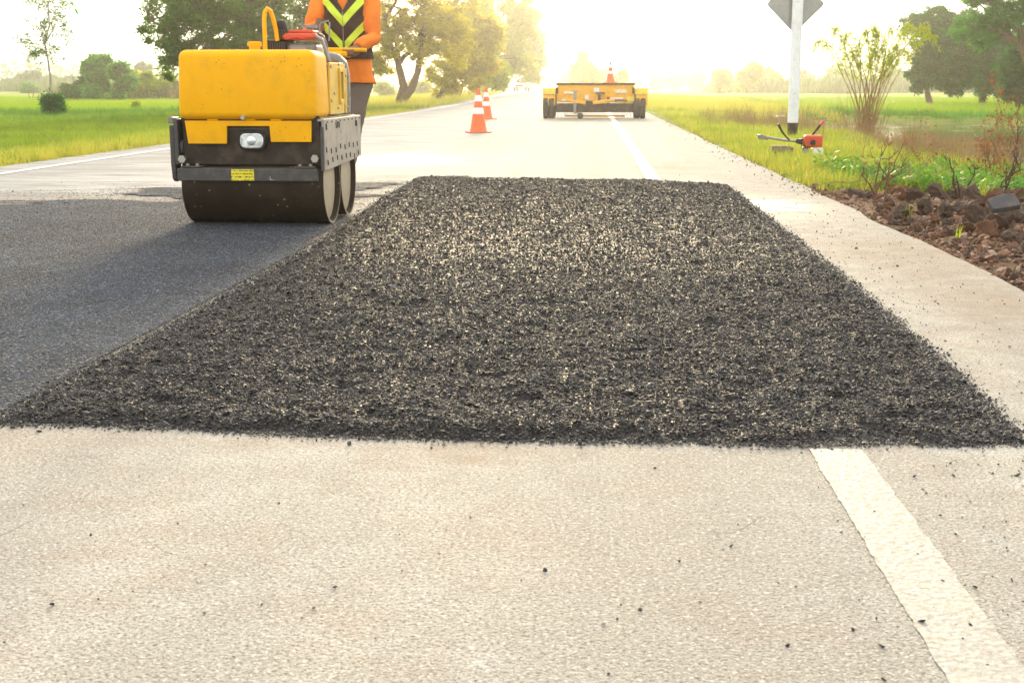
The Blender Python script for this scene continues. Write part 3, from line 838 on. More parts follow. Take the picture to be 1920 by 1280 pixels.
# ============================================================ TREES
def tree(name, label, cat, base, crown, mats, nleaf=14000, leaf=.09, trunk_r=.16, limbs=6, seed=1, group=None, forks=None, clumps=120, bark='bark', droop=0.0, sigma=.28, sub=True):
    """crown: list of (dx, dy, z, rx, ry, rz) lobes relative to the base; forks: explicit limb paths"""
    nleaf = int(nleaf * 1.7); leaf *= 1.35; sigma *= .62; clumps = int(clumps * 1.5)
    r = np.random.default_rng(seed); rr = random.Random(seed)
    z0 = float(land_h(np.array([base[0]]), np.array([base[1]]))[0]) - .05
    t = thing(name, label, cat, (base[0], base[1], z0), 0, group)
    mb = MB()
    C = np.array(crown, float)
    top = C[:, 2].max()
    def wob(a, b, k, amp):
        a, b = Vector(a), Vector(b); L = (b - a).length
        return [a.lerp(b, i / k) + Vector((rr.uniform(-1, 1), rr.uniform(-1, 1), rr.uniform(-.3, .6) * (1 - i / k))) * amp * L * (0 < i < k) for i in range(k + 1)]
    tips = []
    if forks:
        for path, r0, r1 in forks:
            k = len(path); rad = [r0 + (r1 - r0) * i / (k - 1) for i in range(k)]
            mb.tube(path, rad, 8); tips.append((Vector(path[-1]), r1)); tips.append((Vector(path[k // 2]), (r0 + r1) / 2))
    else:
        h1 = max(C[:, 2].min() * .9, top * .3)
        tr = wob((0, 0, 0), (C[0, 0] * .4, C[0, 1] * .4, h1), 5, .05)
        mb.tube([tr[0] - Vector((0, 0, .1))] + tr, [trunk_r * 1.5, trunk_r * 1.25] + [trunk_r * (1 - .08 * i) for i in range(1, len(tr))], 8)
        tips.append((tr[-1], trunk_r * .6))
    ends = []
    for i in range(limbs):
        c = C[i % len(C)]; b, rb = tips[i % len(tips)]
        th = rr.uniform(0, 6.28); q = rr.uniform(.3, .8)
        e = Vector((c[0] + math.cos(th) * c[3] * q, c[1] + math.sin(th) * c[4] * q, c[2] + c[5] * rr.uniform(-.3, .75)))
        p = wob(b, e, 5, .09)
        mb.tube(p, [rb * .75 * (1 - .16 * k) for k in range(6)], 6)
        if sub:
            for _ in range(3):
                k = rr.choice((2, 3, 4)); e2 = p[k] + Vector((rr.gauss(0, 1) * c[3], rr.gauss(0, 1) * c[4], rr.uniform(-.2, .9) * c[5])) * .45
                mb.tube(wob(p[k], e2, 3, .1), [rb * .32, rb * .24, rb * .15, rb * .06], 5)
    mb.build('trunk', bark, t)
    w = C[:, 3] * C[:, 5]; idx = r.choice(len(C), clumps, p=w / w.sum())
    u = r.normal(size=(clumps, 3)); u /= np.linalg.norm(u, axis=1)[:, None]
    rad = r.random(clumps) ** .42
    cc = C[idx, :3] + u * rad[:, None] * C[idx, 3:6]
    sz = r.uniform(.5, 1.3, clumps)
    ci = r.integers(0, clumps, nleaf)
    p = cc[ci] + r.normal(size=(nleaf, 3)) * (sigma * sz[ci])[:, None] * np.array([1, 1, .7])
    p[:, 2] -= droop * r.exponential(.4, nleaf)
    ok = p[:, 2] > .15
    p = p[ok]; ci = ci[ok]; m = len(p)
    d = r.normal(size=(m, 3)); d[:, 2] = d[:, 2] * .5 - droop * 1.4 - .15; d /= np.linalg.norm(d, axis=1)[:, None]
    s = np.cross(d, r.normal(size=(m, 3))); s /= np.linalg.norm(s, axis=1)[:, None]
    L = leaf * r.uniform(.6, 1.35, m)[:, None]; Wd = L * (.30 if droop else .5)
    V = np.stack([p, p + d * L * .5 + s * Wd * .5, p + d * L, p + d * L * .5 - s * Wd * .5], 1).reshape(-1, 3)
    Fc = np.arange(m * 4).reshape(m, 4)
    tint = np.clip(r.normal(.5, .22, clumps)[ci] + r.normal(0, .16, m) + .25 * u[ci, 2] * 0, 0, 1)
    npmesh('crown', V, Fc, mats, dict(tint=('FACE', tint)), parent=t)
    return t

def lobes(px, py, Y, rx, ry, base, depth=1.0):
    """a lobe whose picture centre and half size (px) are given, placed at distance Y"""
    c = dp(px, py, Y); k = Y / F
    return (c.x - base[0], depth * random.uniform(-.5, .5) * rx * k, c.z + .2, rx * k, rx * k, ry * k)

RG = 'trees in the row along the left roadside'
b = (-12.6, 41.0)
tree('roadside_tree', 'big dark tree overhanging behind the yellow roller tank, leftmost of the roadside row', 'tree', b,
     [lobes(330, 35, 41, 75, 52, b), lobes(420, 30, 41, 95, 75, b), lobes(480, 70, 41, 70, 55, b), lobes(322, 115, 41, 26, 40, b), lobes(505, 20, 41, 45, 60, b), lobes(400, -70, 41, 130, 70, b), lobes(360, 90, 41, 45, 45, b)],
     'leaf_dark', 42000, .085, .17, 10, 3, RG, clumps=230, sigma=.20)
b = (-10.4, 45.0)
tree('roadside_tree', 'shaggy dark green tree between the roller tank and the standing worker', 'tree', b,
     [lobes(555, 20, 45, 70, 62, b), lobes(600, 75, 45, 55, 45, b), lobes(560, -70, 45, 110, 60, b), lobes(520, 90, 45, 50, 40, b)],
     'leaf_dark', 20000, .09, .15, 8, 4, RG, clumps=150, sigma=.22)
b = (-7.95, 50.0)
k = 50 / F
def rel(px, py): v = dp(px, py, 50); return (v.x - b[0], 0, v.z + .2)
tree('roadside_tree', 'olive tree with two leaning trunks just right of the standing worker', 'tree', b,
     [lobes(735, 50, 50, 42, 60, b), lobes(800, 45, 50, 52, 55, b), lobes(715, 120, 50, 24, 26, b), lobes(770, -50, 50, 90, 60, b), lobes(790, 95, 50, 36, 26, b), lobes(850, 70, 50, 40, 60, b)],
     'leaf_golden_lit', 24000, .09, .15, 10, 5, RG, clumps=190, sigma=.2,
     forks=[([(0, 0, -.1), (.03, 0, .25), rel(757, 165), rel(747, 125), rel(744, 80), rel(752, 20)], .23, .06),
            ([(.02, 0, .2), rel(772, 170), rel(783, 140), rel(790, 95), rel(793, 40), rel(800, 0)], .18, .05)])
b = (-8.3, 64.0)
tree('roadside_tree', 'bushy yellow-green tree leafy to the ground above the two traffic cones', 'tree', b,
     [lobes(860, 60, 64, 45, 75, b), lobes(880, 130, 64, 40, 50, b), lobes(835, 150, 64, 34, 34, b), lobes(905, 90, 64, 36, 60, b)],
     'leaf_golden_lit', 20000, .13, .14, 7, 6, RG, clumps=150, sigma=.28)
b = (-9.5, 84.0)
tree('roadside_tree', 'soft yellow-green tree right behind the bushy one above the cones', 'tree', b,
     [lobes(900, 120, 84, 34, 45, b), lobes(925, 140, 84, 30, 32, b), lobes(905, 50, 84, 30, 50, b)],
     'leaf_lime', 12000, .17, .14, 7, 7, RG, clumps=100, sigma=.32)
b = (-10.6, 112.0)
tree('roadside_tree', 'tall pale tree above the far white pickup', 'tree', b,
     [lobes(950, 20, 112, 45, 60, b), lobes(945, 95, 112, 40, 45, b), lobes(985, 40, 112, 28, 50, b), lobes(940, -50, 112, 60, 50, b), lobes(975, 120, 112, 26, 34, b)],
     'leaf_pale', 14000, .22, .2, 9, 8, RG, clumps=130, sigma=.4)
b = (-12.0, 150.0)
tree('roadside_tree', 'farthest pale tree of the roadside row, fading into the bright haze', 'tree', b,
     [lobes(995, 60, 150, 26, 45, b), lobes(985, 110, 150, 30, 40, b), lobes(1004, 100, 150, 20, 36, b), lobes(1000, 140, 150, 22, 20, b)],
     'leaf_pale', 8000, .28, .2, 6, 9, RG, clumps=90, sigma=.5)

b = (-10.0, 16.5)
tree('roadside_tree', 'tree mostly out of frame whose drooping leaves hang in at the top left corner', 'tree', b,
     [lobes(70, -38, 16.5, 26, 22, b), lobes(118, -34, 16.5, 22, 20, b), lobes(20, -70, 16.5, 60, 40, b), lobes(-80, -120, 16.5, 150, 90, b)],
     'leaf_green', 900, .085, .10, 6, 13, None, clumps=60, sigma=.10, droop=.16)
# sapling on the left with a bush at its foot
b = tuple(gp(91, 206, -.2))[:2]; Y = b[1]
def rs(px, py): v = dp(px, py, Y); return (v.x - b[0], 0, v.z + .3)
tree('sapling_tree', 'slender pale-stemmed sapling with an airy crown on the far left verge', 'tree', b,
     [lobes(60, 60, Y, 26, 34, b), lobes(100, 40, Y, 32, 32, b), lobes(85, 90, Y, 40, 24, b), lobes(95, -10, Y, 46, 36, b), lobes(122, 60, Y, 16, 22, b), lobes(60, 85, Y, 22, 18, b)],
     'leaf_deep', 1500, .10, .05, 14, 10, None, clumps=90, sigma=.15, bark='bark_pale', droop=.12,
     forks=[([(0, 0, -.1), rs(95, 150), rs(90, 110), rs(84, 80), rs(92, 45), rs(90, 0), rs(92, -40)], .055, .012)])
b = (dp(99, 205, 43.0).x, 43.0); Y = b[1]
def bush(name, label, b, cr, mat, n, leaf, seed, group=None, clumps=40, sigma=.14):
    return tree(name, label, 'bush', b, cr, mat, n, leaf, .02, 6, seed, group, clumps=clumps, sigma=sigma)
bush('bush', 'rounded dark green bush at the foot of the slender sapling', (b[0], Y), [lobes(97, 188, Y, 20, 18, (b[0], Y)), lobes(105, 194, Y, 18, 10, (b[0], Y))], 'leaf_deep', 5000, .07, 11)
b = gp(255, 202, -.2)
bush('bush', 'small pale green shrub standing alone at the edge of the left rice field', (b.x, b.y), [lobes(255, 192, b.y, 6, 8, (b.x, b.y))], 'leaf_lime', 500, .07, 12)

def far_tree(px, py_base, py_top, hw, Y, label, mat='leaf_blue', n=2600, seed=0, group=None, name='distant_tree', leafk=.0045, split=4, cat='tree'):
    random.seed(seed * 31 + px)
    c = dp(px, py_base, Y); base = (c.x, Y)
    hh = (py_base - py_top) / 2; cy = (py_base + py_top) / 2
    L = []
    for i in range(split):
        L.append(lobes(px + random.uniform(-.7, .7) * hw, cy + random.uniform(-.6, .45) * hh + (hh * .1), Y, hw * random.uniform(.28, .6), hh * random.uniform(.28, .55), base))
    L.append(lobes(px, py_base - hh * .35, Y, hw * .7, hh * .4, base))
    return tree(name, label, cat, base, L, mat, n, leafk * Y * .55, .0016 * Y, 4, seed, group, clumps=50, sigma=hw * Y / F * .17, sub=False)
LG = 'trees beyond the rice field on the left'
far_tree(182, 182, 78, 34, 96, 'tallest dark green tree of the clump left of the roller', 'leaf_green', 9000, 21, LG, split=6)
far_tree(220, 184, 98, 28, 94, 'round bright green tree at the right of the tall left clump', 'leaf_green', 6000, 22, LG, split=5)
far_tree(152, 182, 125, 15, 97, 'small dark tree at the left foot of the tall left clump', 'leaf_deep', 2500, 23, LG)
far_tree(128, 184, 150, 14, 98, 'low dark bush tree right of the slender sapling', 'leaf_deep', 1500, 24, LG)
far_tree(272, 150, 106, 15, 200, 'lone greyish crown peeping over the bamboo left of the roller', 'leaf_blue', 1500, 25, LG)
far_tree(252, 180, 126, 22, 100, 'yellow-green bamboo thicket right of the tall left clump', 'leaf_lime', 3500, 26, LG, 'bamboo_thicket', cat='bamboo')
far_tree(285, 182, 130, 26, 101, 'middle yellow-green bamboo thicket left of the roller', 'leaf_lime', 3500, 27, LG, 'bamboo_thicket', cat='bamboo')
far_tree(322, 182, 128, 22, 102, 'bamboo thicket touching the left edge of the roller tank', 'leaf_pale', 3000, 28, LG, 'bamboo_thicket', cat='bamboo')
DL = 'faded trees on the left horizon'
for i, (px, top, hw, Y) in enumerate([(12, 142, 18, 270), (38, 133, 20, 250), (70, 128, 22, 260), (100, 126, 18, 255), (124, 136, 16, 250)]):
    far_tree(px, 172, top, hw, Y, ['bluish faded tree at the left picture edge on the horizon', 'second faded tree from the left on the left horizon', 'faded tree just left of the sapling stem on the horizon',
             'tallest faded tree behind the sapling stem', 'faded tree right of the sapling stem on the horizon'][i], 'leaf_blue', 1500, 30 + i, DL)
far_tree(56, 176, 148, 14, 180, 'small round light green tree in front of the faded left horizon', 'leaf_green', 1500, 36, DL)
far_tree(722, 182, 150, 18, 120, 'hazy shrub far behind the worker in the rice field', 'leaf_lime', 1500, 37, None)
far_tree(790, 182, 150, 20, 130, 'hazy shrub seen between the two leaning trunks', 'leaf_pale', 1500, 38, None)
RG2 = 'distant trees beyond the rice on the right'
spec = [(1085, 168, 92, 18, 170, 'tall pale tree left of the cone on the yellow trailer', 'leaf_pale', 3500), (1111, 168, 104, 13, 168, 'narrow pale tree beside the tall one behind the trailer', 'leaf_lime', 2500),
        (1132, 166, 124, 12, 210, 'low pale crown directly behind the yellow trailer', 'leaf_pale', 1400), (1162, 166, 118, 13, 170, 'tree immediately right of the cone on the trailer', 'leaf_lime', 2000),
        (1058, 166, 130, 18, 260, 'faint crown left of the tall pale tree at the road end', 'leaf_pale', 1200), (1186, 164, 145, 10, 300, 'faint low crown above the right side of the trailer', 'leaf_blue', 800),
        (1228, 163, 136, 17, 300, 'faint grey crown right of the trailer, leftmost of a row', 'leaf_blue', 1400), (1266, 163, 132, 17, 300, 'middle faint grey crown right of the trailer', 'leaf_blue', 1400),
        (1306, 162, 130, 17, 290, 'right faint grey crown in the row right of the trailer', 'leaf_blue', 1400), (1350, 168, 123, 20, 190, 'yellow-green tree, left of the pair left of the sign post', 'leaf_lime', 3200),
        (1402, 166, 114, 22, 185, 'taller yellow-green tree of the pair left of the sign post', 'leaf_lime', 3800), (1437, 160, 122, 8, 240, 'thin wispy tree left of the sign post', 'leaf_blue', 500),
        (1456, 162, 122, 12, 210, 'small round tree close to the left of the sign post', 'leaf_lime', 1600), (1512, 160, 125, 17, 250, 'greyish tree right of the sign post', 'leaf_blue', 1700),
        (1560, 160, 123, 14, 230, 'small dark round tree between sign post and bamboo', 'leaf_green', 1500), (1590, 160, 122, 16, 235, 'tree behind the left stems of the bamboo', 'leaf_green', 1500),
        (1668, 160, 124, 16, 235, 'pale tree just right of the bamboo stems', 'leaf_green', 1500), (1692, 160, 132, 14, 240, 'low tree at the left foot of the big dark trees', 'leaf_green', 1300)]
for i, (px, pb, pt, hw, Y, lab, mt, n) in enumerate(spec):
    far_tree(px, pb, pt, hw, Y, lab, mt, n, 50 + i, RG2)
for i, (x0, x1, Y, pt) in enumerate([(-170, 20, 420, 150), (0, 300, 460, 152)]):
    pass
# far tree belt on the horizon (reads as one mass)
def belt():
    r = np.random.default_rng(77); n = 26000
    a = r.uniform(-1.0, 1.0, n); x = a * 620; y = 520 + 60 * np.sin(a * 5) + r.normal(0, 12, n) - 160 * np.abs(a)
    h = 5 + 8 * fbm(x / 26, x * 0 + 4, 4)
    z = r.uniform(0, 1, n) ** .8 * h
    k = ~((x > -60) & (x < -8)); x, y, z = x[k], y[k], z[k]; n = len(x)
    d = r.normal(size=(n, 3)); d /= np.linalg.norm(d, axis=1)[:, None]; s = np.cross(d, r.normal(size=(n, 3))); s /= np.linalg.norm(s, axis=1)[:, None]
    p = np.stack([x, y, z], 1); L = r.uniform(.9, 2.0, n)[:, None]
    V = np.stack([p, p + d * L * .5 + s * L * .4, p + d * L, p + d * L * .5 - s * L * .4], 1).reshape(-1, 3)
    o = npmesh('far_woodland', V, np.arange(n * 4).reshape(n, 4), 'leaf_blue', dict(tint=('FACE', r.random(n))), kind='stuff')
    tag(o, 'hazy belt of woodland along the horizon', 'woodland')
belt()
# big dark trees on the right
BG = 'big trees on the right beyond the pond'
b = tuple(dp(1745, 178, 74))[:2]
tree('rain_tree', 'spreading dark tree, left of the big trees on the right', 'tree', b,
     [lobes(1730, 35, 74, 34, 22, b), lobes(1770, 45, 74, 50, 34, b), lobes(1745, 95, 74, 38, 45, b), lobes(1790, 110, 74, 45, 50, b), lobes(1725, 140, 74, 26, 25, b), lobes(1800, 150, 74, 36, 22, b)],
     'leaf_deep', 26000, .13, .2, 10, 90, BG, clumps=230, sigma=.26)
b = tuple(dp(1845, 178, 78))[:2]
tree('rain_tree', 'broad deep green tree in the middle of the big right-hand trees', 'tree', b,
     [lobes(1840, 95, 78, 46, 45, b), lobes(1870, 60, 78, 50, 40, b), lobes(1850, 145, 78, 50, 30, b), lobes(1900, 140, 78, 40, 36, b), lobes(1820, 60, 78, 40, 40, b)],
     'leaf_deep', 24000, .14, .22, 10, 91, BG, clumps=200, sigma=.28)
b = tuple(dp(1960, 185, 52))[:2]
tree('rain_tree', 'brighter green tree with a branch reaching in from the upper right edge', 'tree', b,
     [lobes(1835, 45, 52, 44, 32, b), lobes(1880, 20, 52, 56, 26, b), lobes(1950, -20, 52, 80, 50, b), lobes(1880, -30, 52, 70, 34, b), lobes(1960, 60, 52, 40, 46, b)],
     'leaf_green', 22000, .10, .18, 12, 92, BG, clumps=190, sigma=.2)
b = tuple(dp(1912, 192, 58))[:2]
tree('rain_tree', 'leafy dark tree cut off by the right edge below the bright branch', 'tree', b,
     [lobes(1905, 120, 58, 30, 40, b), lobes(1930, 90, 58, 34, 30, b), lobes(1925, 160, 58, 30, 24, b), lobes(1900, 165, 58, 20, 18, b)],
     'leaf_deep', 14000, .11, .14, 7, 93, BG, clumps=110, sigma=.2)

# bamboo clump by the pond
def bamboo():
    rr = random.Random(5); r = np.random.default_rng(5)
    c = gp(1618, 262, -.25); Y = c.y
    t = thing('bamboo_clump', 'feathery yellow-green bamboo clump with many bare tan stems by the pond', 'bamboo', (c.x, c.y, c.z))
    tipspx = [(1548, 82), (1575, 62), (1560, 90), (1590, 80), (1600, 70), (1612, 85), (1625, 66), (1640, 72), (1655, 78), (1668, 62), (1680, 70), (1695, 58), (1712, 66), (1728, 75), (1700, 85), (1720, 60), (1650, 95), (1675, 95), (1635, 100), (1605, 100), (1662, 110), (1592, 110), (1640, 60), (1690, 100)]
    V = []; Fn = []; tint = []
    for i, (px, py) in enumerate(tipspx):
        e = dp(px, py, Y + rr.uniform(-.5, .5)) - c
        s = Vector((rr.gauss(0, .10), rr.gauss(0, .14), -.05))
        mid = s.lerp(e, .55); mid.x = s.x + (e.x - s.x) * rr.uniform(.2, .38); mid.z += .1
        pts = []
        for k in range(9):
            u = k / 8; pts.append(s * (1 - u) ** 2 + mid * 2 * u * (1 - u) + e * u * u + Vector((rr.gauss(0, .006), 0, 0)))
        for k in range(1, 4): pts.append(pts[-1] + (pts[-1] - pts[-2]) * .7 + Vector((0, 0, -.045 * k)))
        m = MB(); m.tube(pts, [.012 - .0008 * k for k in range(len(pts))], 5); m.build('stem', 'stem_tan', t)
        n = rr.randint(110, 260)
        for _ in range(n):
            k = rr.uniform(5.0, len(pts) - 1.01); a = int(k); p = pts[a].lerp(pts[a + 1], k - a)
            side = rr.choice((-1, 1)); p = p + Vector((rr.gauss(0, .03), rr.gauss(0, .05), rr.gauss(0, .03)))
            d = (pts[a + 1] - pts[a]).normalized() * 1.0 + Vector((side * rr.uniform(.2, .8), rr.uniform(-.6, .6), rr.uniform(-.9, .1))); d.normalize()
            w = d.cross(Vector((rr.gauss(0, 1), rr.gauss(0, 1), rr.gauss(0, 1)))).normalized(); L = rr.uniform(.07, .15)
            V += [p, p + d * L * .45 + w * L * .06, p + d * L, p + d * L * .45 - w * L * .06]; tint.append(min(1, max(0, rr.gauss(.6, .25))))
    V = np.array([tuple(v) for v in V]); m = len(V) // 4
    npmesh('foliage', V, np.arange(m * 4).reshape(m, 4), 'leaf_lime', dict(tint=('FACE', np.array(tint))), parent=t)
    m = MB()
    for _ in range(50):
        a = rr.uniform(0, 6.28); L = rr.uniform(.4, 1.0); s = Vector((rr.gauss(0, .22), rr.gauss(0, .3), -.05)); e = s + Vector((math.cos(a) * L * .35, math.sin(a) * L * .35, L))
        m.tube([s, s.lerp(e, .5) + Vector((rr.gauss(0, .02), 0, 0)), e], [.006, .005, .002], 4)
    m.build('dead_culms', 'stem_tan', t)
bamboo()

def twig_plant(name, label, cat, base, tips, mat, r0=.008, leaves=0, leafmat='leaf_brown', seed=1, group=None, twigs=3):
    rr = random.Random(seed)
    t = thing(name, label, cat, tuple(base), 0, group)
    m = MB(); V = []; tint = []
    for e in tips:
        e = Vector(e) - Vector(base); s = Vector((rr.gauss(0, .03), rr.gauss(0, .03), -.02)); L = (e - s).length
        pts = [s.lerp(e, k / 6) + Vector((rr.gauss(0, .035), rr.gauss(0, .035), rr.gauss(0, .015))) * L * (0 < k) for k in range(7)]
        m.tube(pts, [r0 * (1 - .13 * k) for k in range(7)], 5)
        ends = [pts[-1]]
        for _ in range(twigs):
            k = rr.randint(2, 5); q = pts[k] + Vector((rr.uniform(-1, 1), rr.uniform(-1, 1), rr.uniform(-.2, 1))) * L * .28
            m.tube([pts[k], pts[k].lerp(q, .5) + Vector((rr.gauss(0, .01),) * 3), q], [r0 * .5, r0 * .35, r0 * .15], 4); ends.append(q)
            for _ in range(2):
                q2 = q + Vector((rr.uniform(-1, 1), rr.uniform(-1, 1), rr.uniform(-.3, 1))) * L * .12
                m.tube([pts[k].lerp(q, .6), q2], [r0 * .3, r0 * .12], 3); ends.append(q2)
        for _ in range(leaves):
            p = rr.choice(ends) + Vector((rr.gauss(0, .025), rr.gauss(0, .025), rr.gauss(0, .03)))
            d = Vector((rr.gauss(0, .6), rr.gauss(0, .6), -rr.uniform(.1, 1))).normalized(); w = d.cross(Vector((rr.gauss(0, 1), rr.gauss(0, 1), .1))).normalized(); l = rr.uniform(.02, .05)
            V += [p, p + d * l * .5 + w * l * .25, p + d * l, p + d * l * .5 - w * l * .25]; tint.append(rr.random())
    m.build('branches', mat, t)
    if V:
        V = np.array([tuple(v) for v in V]); k = len(V) // 4
        npmesh('leaves', V, np.arange(k * 4).reshape(k, 4), leafmat, dict(tint=('FACE', np.array(tint))), parent=t)
    return t
def tw(px, py, Y): return tuple(dp(px, py, Y))
b = gp(1642, 368, .05); Y = b.y
twig_plant('dead_branch', 'forked leafless brown branch poking from the red clod by the grass', 'branch', b, [tw(1668, 285, Y + .3), tw(1652, 275, Y + .2), tw(1615, 320, Y - .1), tw(1708, 300, Y + .2), tw(1690, 262, Y + .1)], 'twig_red', .008, 5, seed=2)
b = gp(1708, 345, 0); Y = b.y
twig_plant('dead_branch', 'thin pale bent stem beside the forked branch in the weeds', 'branch', b, [tw(1682, 262, Y), tw(1700, 290, Y), tw(1735, 300, Y)], 'reed_dry', .006, 0, seed=3)
b = gp(1800, 362, .05); Y = b.y
twig_plant('dead_branch', 'dark crooked branch rising left from the middle of the clods', 'branch', b, [tw(1795, 330, Y), tw(1830, 308, Y), tw(1780, 300, Y)], 'twig_dark', .009, 0, seed=4)
b = gp(1878, 362, .05); Y = b.y
twig_plant('dead_branch', 'dark slanting branch in front of the bright water at the right edge', 'branch', b, [tw(1918, 300, Y), tw(1905, 285, Y), tw(1890, 320, Y)], 'twig_dark', .010, 4, seed=5)
DW = 'dry weeds with reddish leaves by the pond'
for i, (px, pb, tips, lab, lv) in enumerate([
    (1868, 340, [(1862, 150), (1875, 170), (1850, 230)], 'tallest dry weed stalk with reddish leaves near the right edge', 14),
    (1902, 345, [(1908, 185), (1900, 205), (1918, 225)], 'dry reddish-leaved weed at the extreme right edge', 22),
    (1858, 335, [(1835, 240), (1850, 262), (1870, 225)], 'bushy dry weed with curled brown leaves left of the bright water', 30),
    (1700, 300, [(1718, 210), (1748, 190), (1690, 215), (1705, 225)], 'grey leafless weed fan right of the bamboo in the pond edge', 4),
    (1752, 300, [(1745, 225), (1765, 235), (1738, 250)], 'short grey weed stalks between the bamboo and the right edge', 6),
    (1888, 300, [(1880, 215), (1896, 230), (1905, 250)], 'tangle of thin dry weed standing in the bright water', 10),
    (1408, 205, [(1395, 182), (1410, 178), (1425, 185), (1440, 190)], 'low brown dead shrub left of the sign post', 26),
    (1730, 318, [(1728, 288), (1742, 296), (1716, 300)], 'little tuft of brown twigs over the green weeds', 16)]):
    b = gp(px, pb, -.08 if pb > 250 else -.2); Y = b.y
    twig_plant('dry_weed', lab, 'weed', b, [tw(x + random.uniform(-4, 4), y, Y + random.uniform(-.3, .3)) for x, y in tips] + [tw(x + random.uniform(-14, 14), y + 18, Y + random.uniform(-.4, .4)) for x, y in tips], 'twig_red' if i in (1, 2, 7) else 'stem_tan', .005, lv, seed=20 + i, group=DW)

# ============================================================ SOIL CLODS
def clod_mesh(seed, mat, sub=2):
    bm = bmesh.new(); bmesh.ops.create_icosphere(bm, subdivisions=sub, radius=1)
    rr = random.Random(seed); ax = [Vector((rr.gauss(0, 1), rr.gauss(0, 1), rr.gauss(0, 1))).normalized() for _ in range(7)]
    cut = [rr.uniform(.55, .85) for _ in ax]; off = rr.random() * 50
    from mathutils import noise as mn
    for v in bm.verts:
        p = v.co.copy()
        for a, c in zip(ax, cut):
            d = p.dot(a)
            if d > c: p -= a * (d - c) * .9
        p *= 1 + .5 * mn.noise(v.co * 1.5 + Vector((off, 0, 0))) + .30 * mn.noise(v.co * 3.6 + Vector((0, off, 0))) + .14 * mn.noise(v.co * 9 + Vector((0, off, 0)))
        v.co = p
    me = bpy.data.meshes.new('soil_clod'); bm.to_mesh(me); bm.free(); me.materials.append(MATS[mat]); return me
CL = [(clod_mesh(i, m, 3), k) for i, (m, k) in enumerate([('soil_brown', 0), ('soil_brown', 0), ('soil_brown', 0), ('soil_brown', 0), ('soil_red', 1), ('soil_red', 1), ('soil_grey', 2), ('soil_grey', 2)])]
lab3 = ['small dark brown crumb of soil strewn in front of the heap', 'small rusty red crumb of soil strewn in front of the heap', 'small dull grey-brown crumb of earth strewn in front of the heap']
rr = random.Random(9); placed = []
def clod(px, py, rpx, z=0.0, which=None, label=None):
    b = gp(px, py, z); s = rpx * b.y / F * (.85 if rpx > 10 else 1)
    me, k = CL[rr.randrange(len(CL)) if which is None else which]
    o = bpy.data.objects.new('soil_clod', me); COL.objects.link(o)
    zb = float(land_h(np.array([b.x]), np.array([b.y]))[0])
    o.location = (b.x, b.y, zb + s * .35); o.rotation_euler = (rr.uniform(0, 6), rr.uniform(0, 6), rr.uniform(0, 6))
    o.scale = (s * rr.uniform(.9, 1.3), s * rr.uniform(.8, 1.2), s * rr.uniform(.65, .95))
    tag(o, label or lab3[k], 'soil clod', 'clods of dug soil by the road')
    placed.append((o, px, py, k, label))
for px, py, rp in [(1690, 400, 24), (1735, 395, 26), (1770, 405, 26), (1800, 400, 24), (1835, 415, 30), (1870, 425, 32), (1905, 415, 32), (1720, 375, 22), (1760, 372, 24), (1795, 370, 22), (1825, 382, 24),
                   (1858, 392, 26), (1900, 385, 22), (1812, 428, 20), (1850, 440, 26), (1895, 448, 24), (1700, 372, 18), (1665, 382, 15), (1680, 418, 11), (1650, 395, 10), (1710, 420, 13), (1745, 425, 12), (1775, 436, 14)]:
    clod(px, py, rp)
clod(1686, 362, 19, which=4, label='red pointed lump of soil at the foot of the forked brown branch')
clod(1865, 408, 20, which=5, label='largest orange-red lump of soil in the middle of the heap')
clod(1602, 366, 16, which=6, label='grey lump of earth in the grass, left end of the heap')
clod(1625, 366, 11, which=0, label='small dark lump beside the grey one, left end of the heap')
clod(1775, 300, 15, which=5, label='reddish lump lying alone in the green weeds above the heap')
clod(1795, 285, 15, which=0, label='dark brown lump in the weeds near the pond edge')
clod(1845, 455, 15, which=4, label='pale orange stone-like lump in front of the heap')
ORD = ['first', 'second', 'third', 'fourth', 'fifth', 'sixth', 'seventh', 'eighth', 'ninth']
for row, lo, hi in (('back', 0, 386), ('middle', 386, 411), ('front', 411, 999)):
    for k_, cn in enumerate(('dark brown', 'rusty red', 'grey-brown')):
        q_ = sorted([p for p in placed if p[4] is None and lo <= p[2] < hi and p[3] == k_], key=lambda p: p[1])
        for i_, p in enumerate(q_): p[0]['label'] = f'large {cn} clod, {ORD[i_]} such from the left in the heap\'s {row} row'
for _ in range(280):
    px = rr.uniform(1620, 1990); py = rr.uniform(385, 545)
    g = gp(px, py)
    if dirt_mask(np.array([g.x]), np.array([g.y]))[0] < .5 or g.x < right_edge(g.y) + .06: continue
    clod(px, py, rr.uniform(3.5, 9) * (1.5 if py < 450 else .9))
# more of the same heap just outside the frame
for px, py, rp in [(1940, 410, 28), (1960, 440, 28), (1950, 380, 24), (1985, 405, 30), (1930, 465, 18)]: clod(px, py, rp)
b = gp(1872, 388, .12)
m = MB(); m.prism([(-.085, -.05), (.07, -.06), (.09, .035), (.03, .06), (-.07, .04)], 2, -.016, .016)
o = m.build('broken_slab', 'paving_slab', None, bevel=.004); o.location = (b.x + .02, b.y, .14); o.rotation_euler = (R(30), R(-10), R(15))
tag(o, 'flat dark grey broken slab lying tilted on top of the soil heap', 'slab')

# small plants sprouting in the dug soil
for px, py, lab in ((1700, 408, 'small green sprout in the dark dirt, nearer the grass'), (1793, 452, 'small yellow-green sprout in the dirt in front of the heap')):
    b = gp(px, py, -.02)
    pr = blade_proto('sprout', 'leaf_lime', 9, .085, .007, .01, px, .6, 3)
    a = pr.data.attributes.new('tint', 'FLOAT', 'FACE'); a.data.foreach_set('value', np.random.default_rng(3).random(len(pr.data.polygons)).astype(np.float32))
    COL.objects.link(pr); pr.location = b; tag(pr, lab, 'plant')
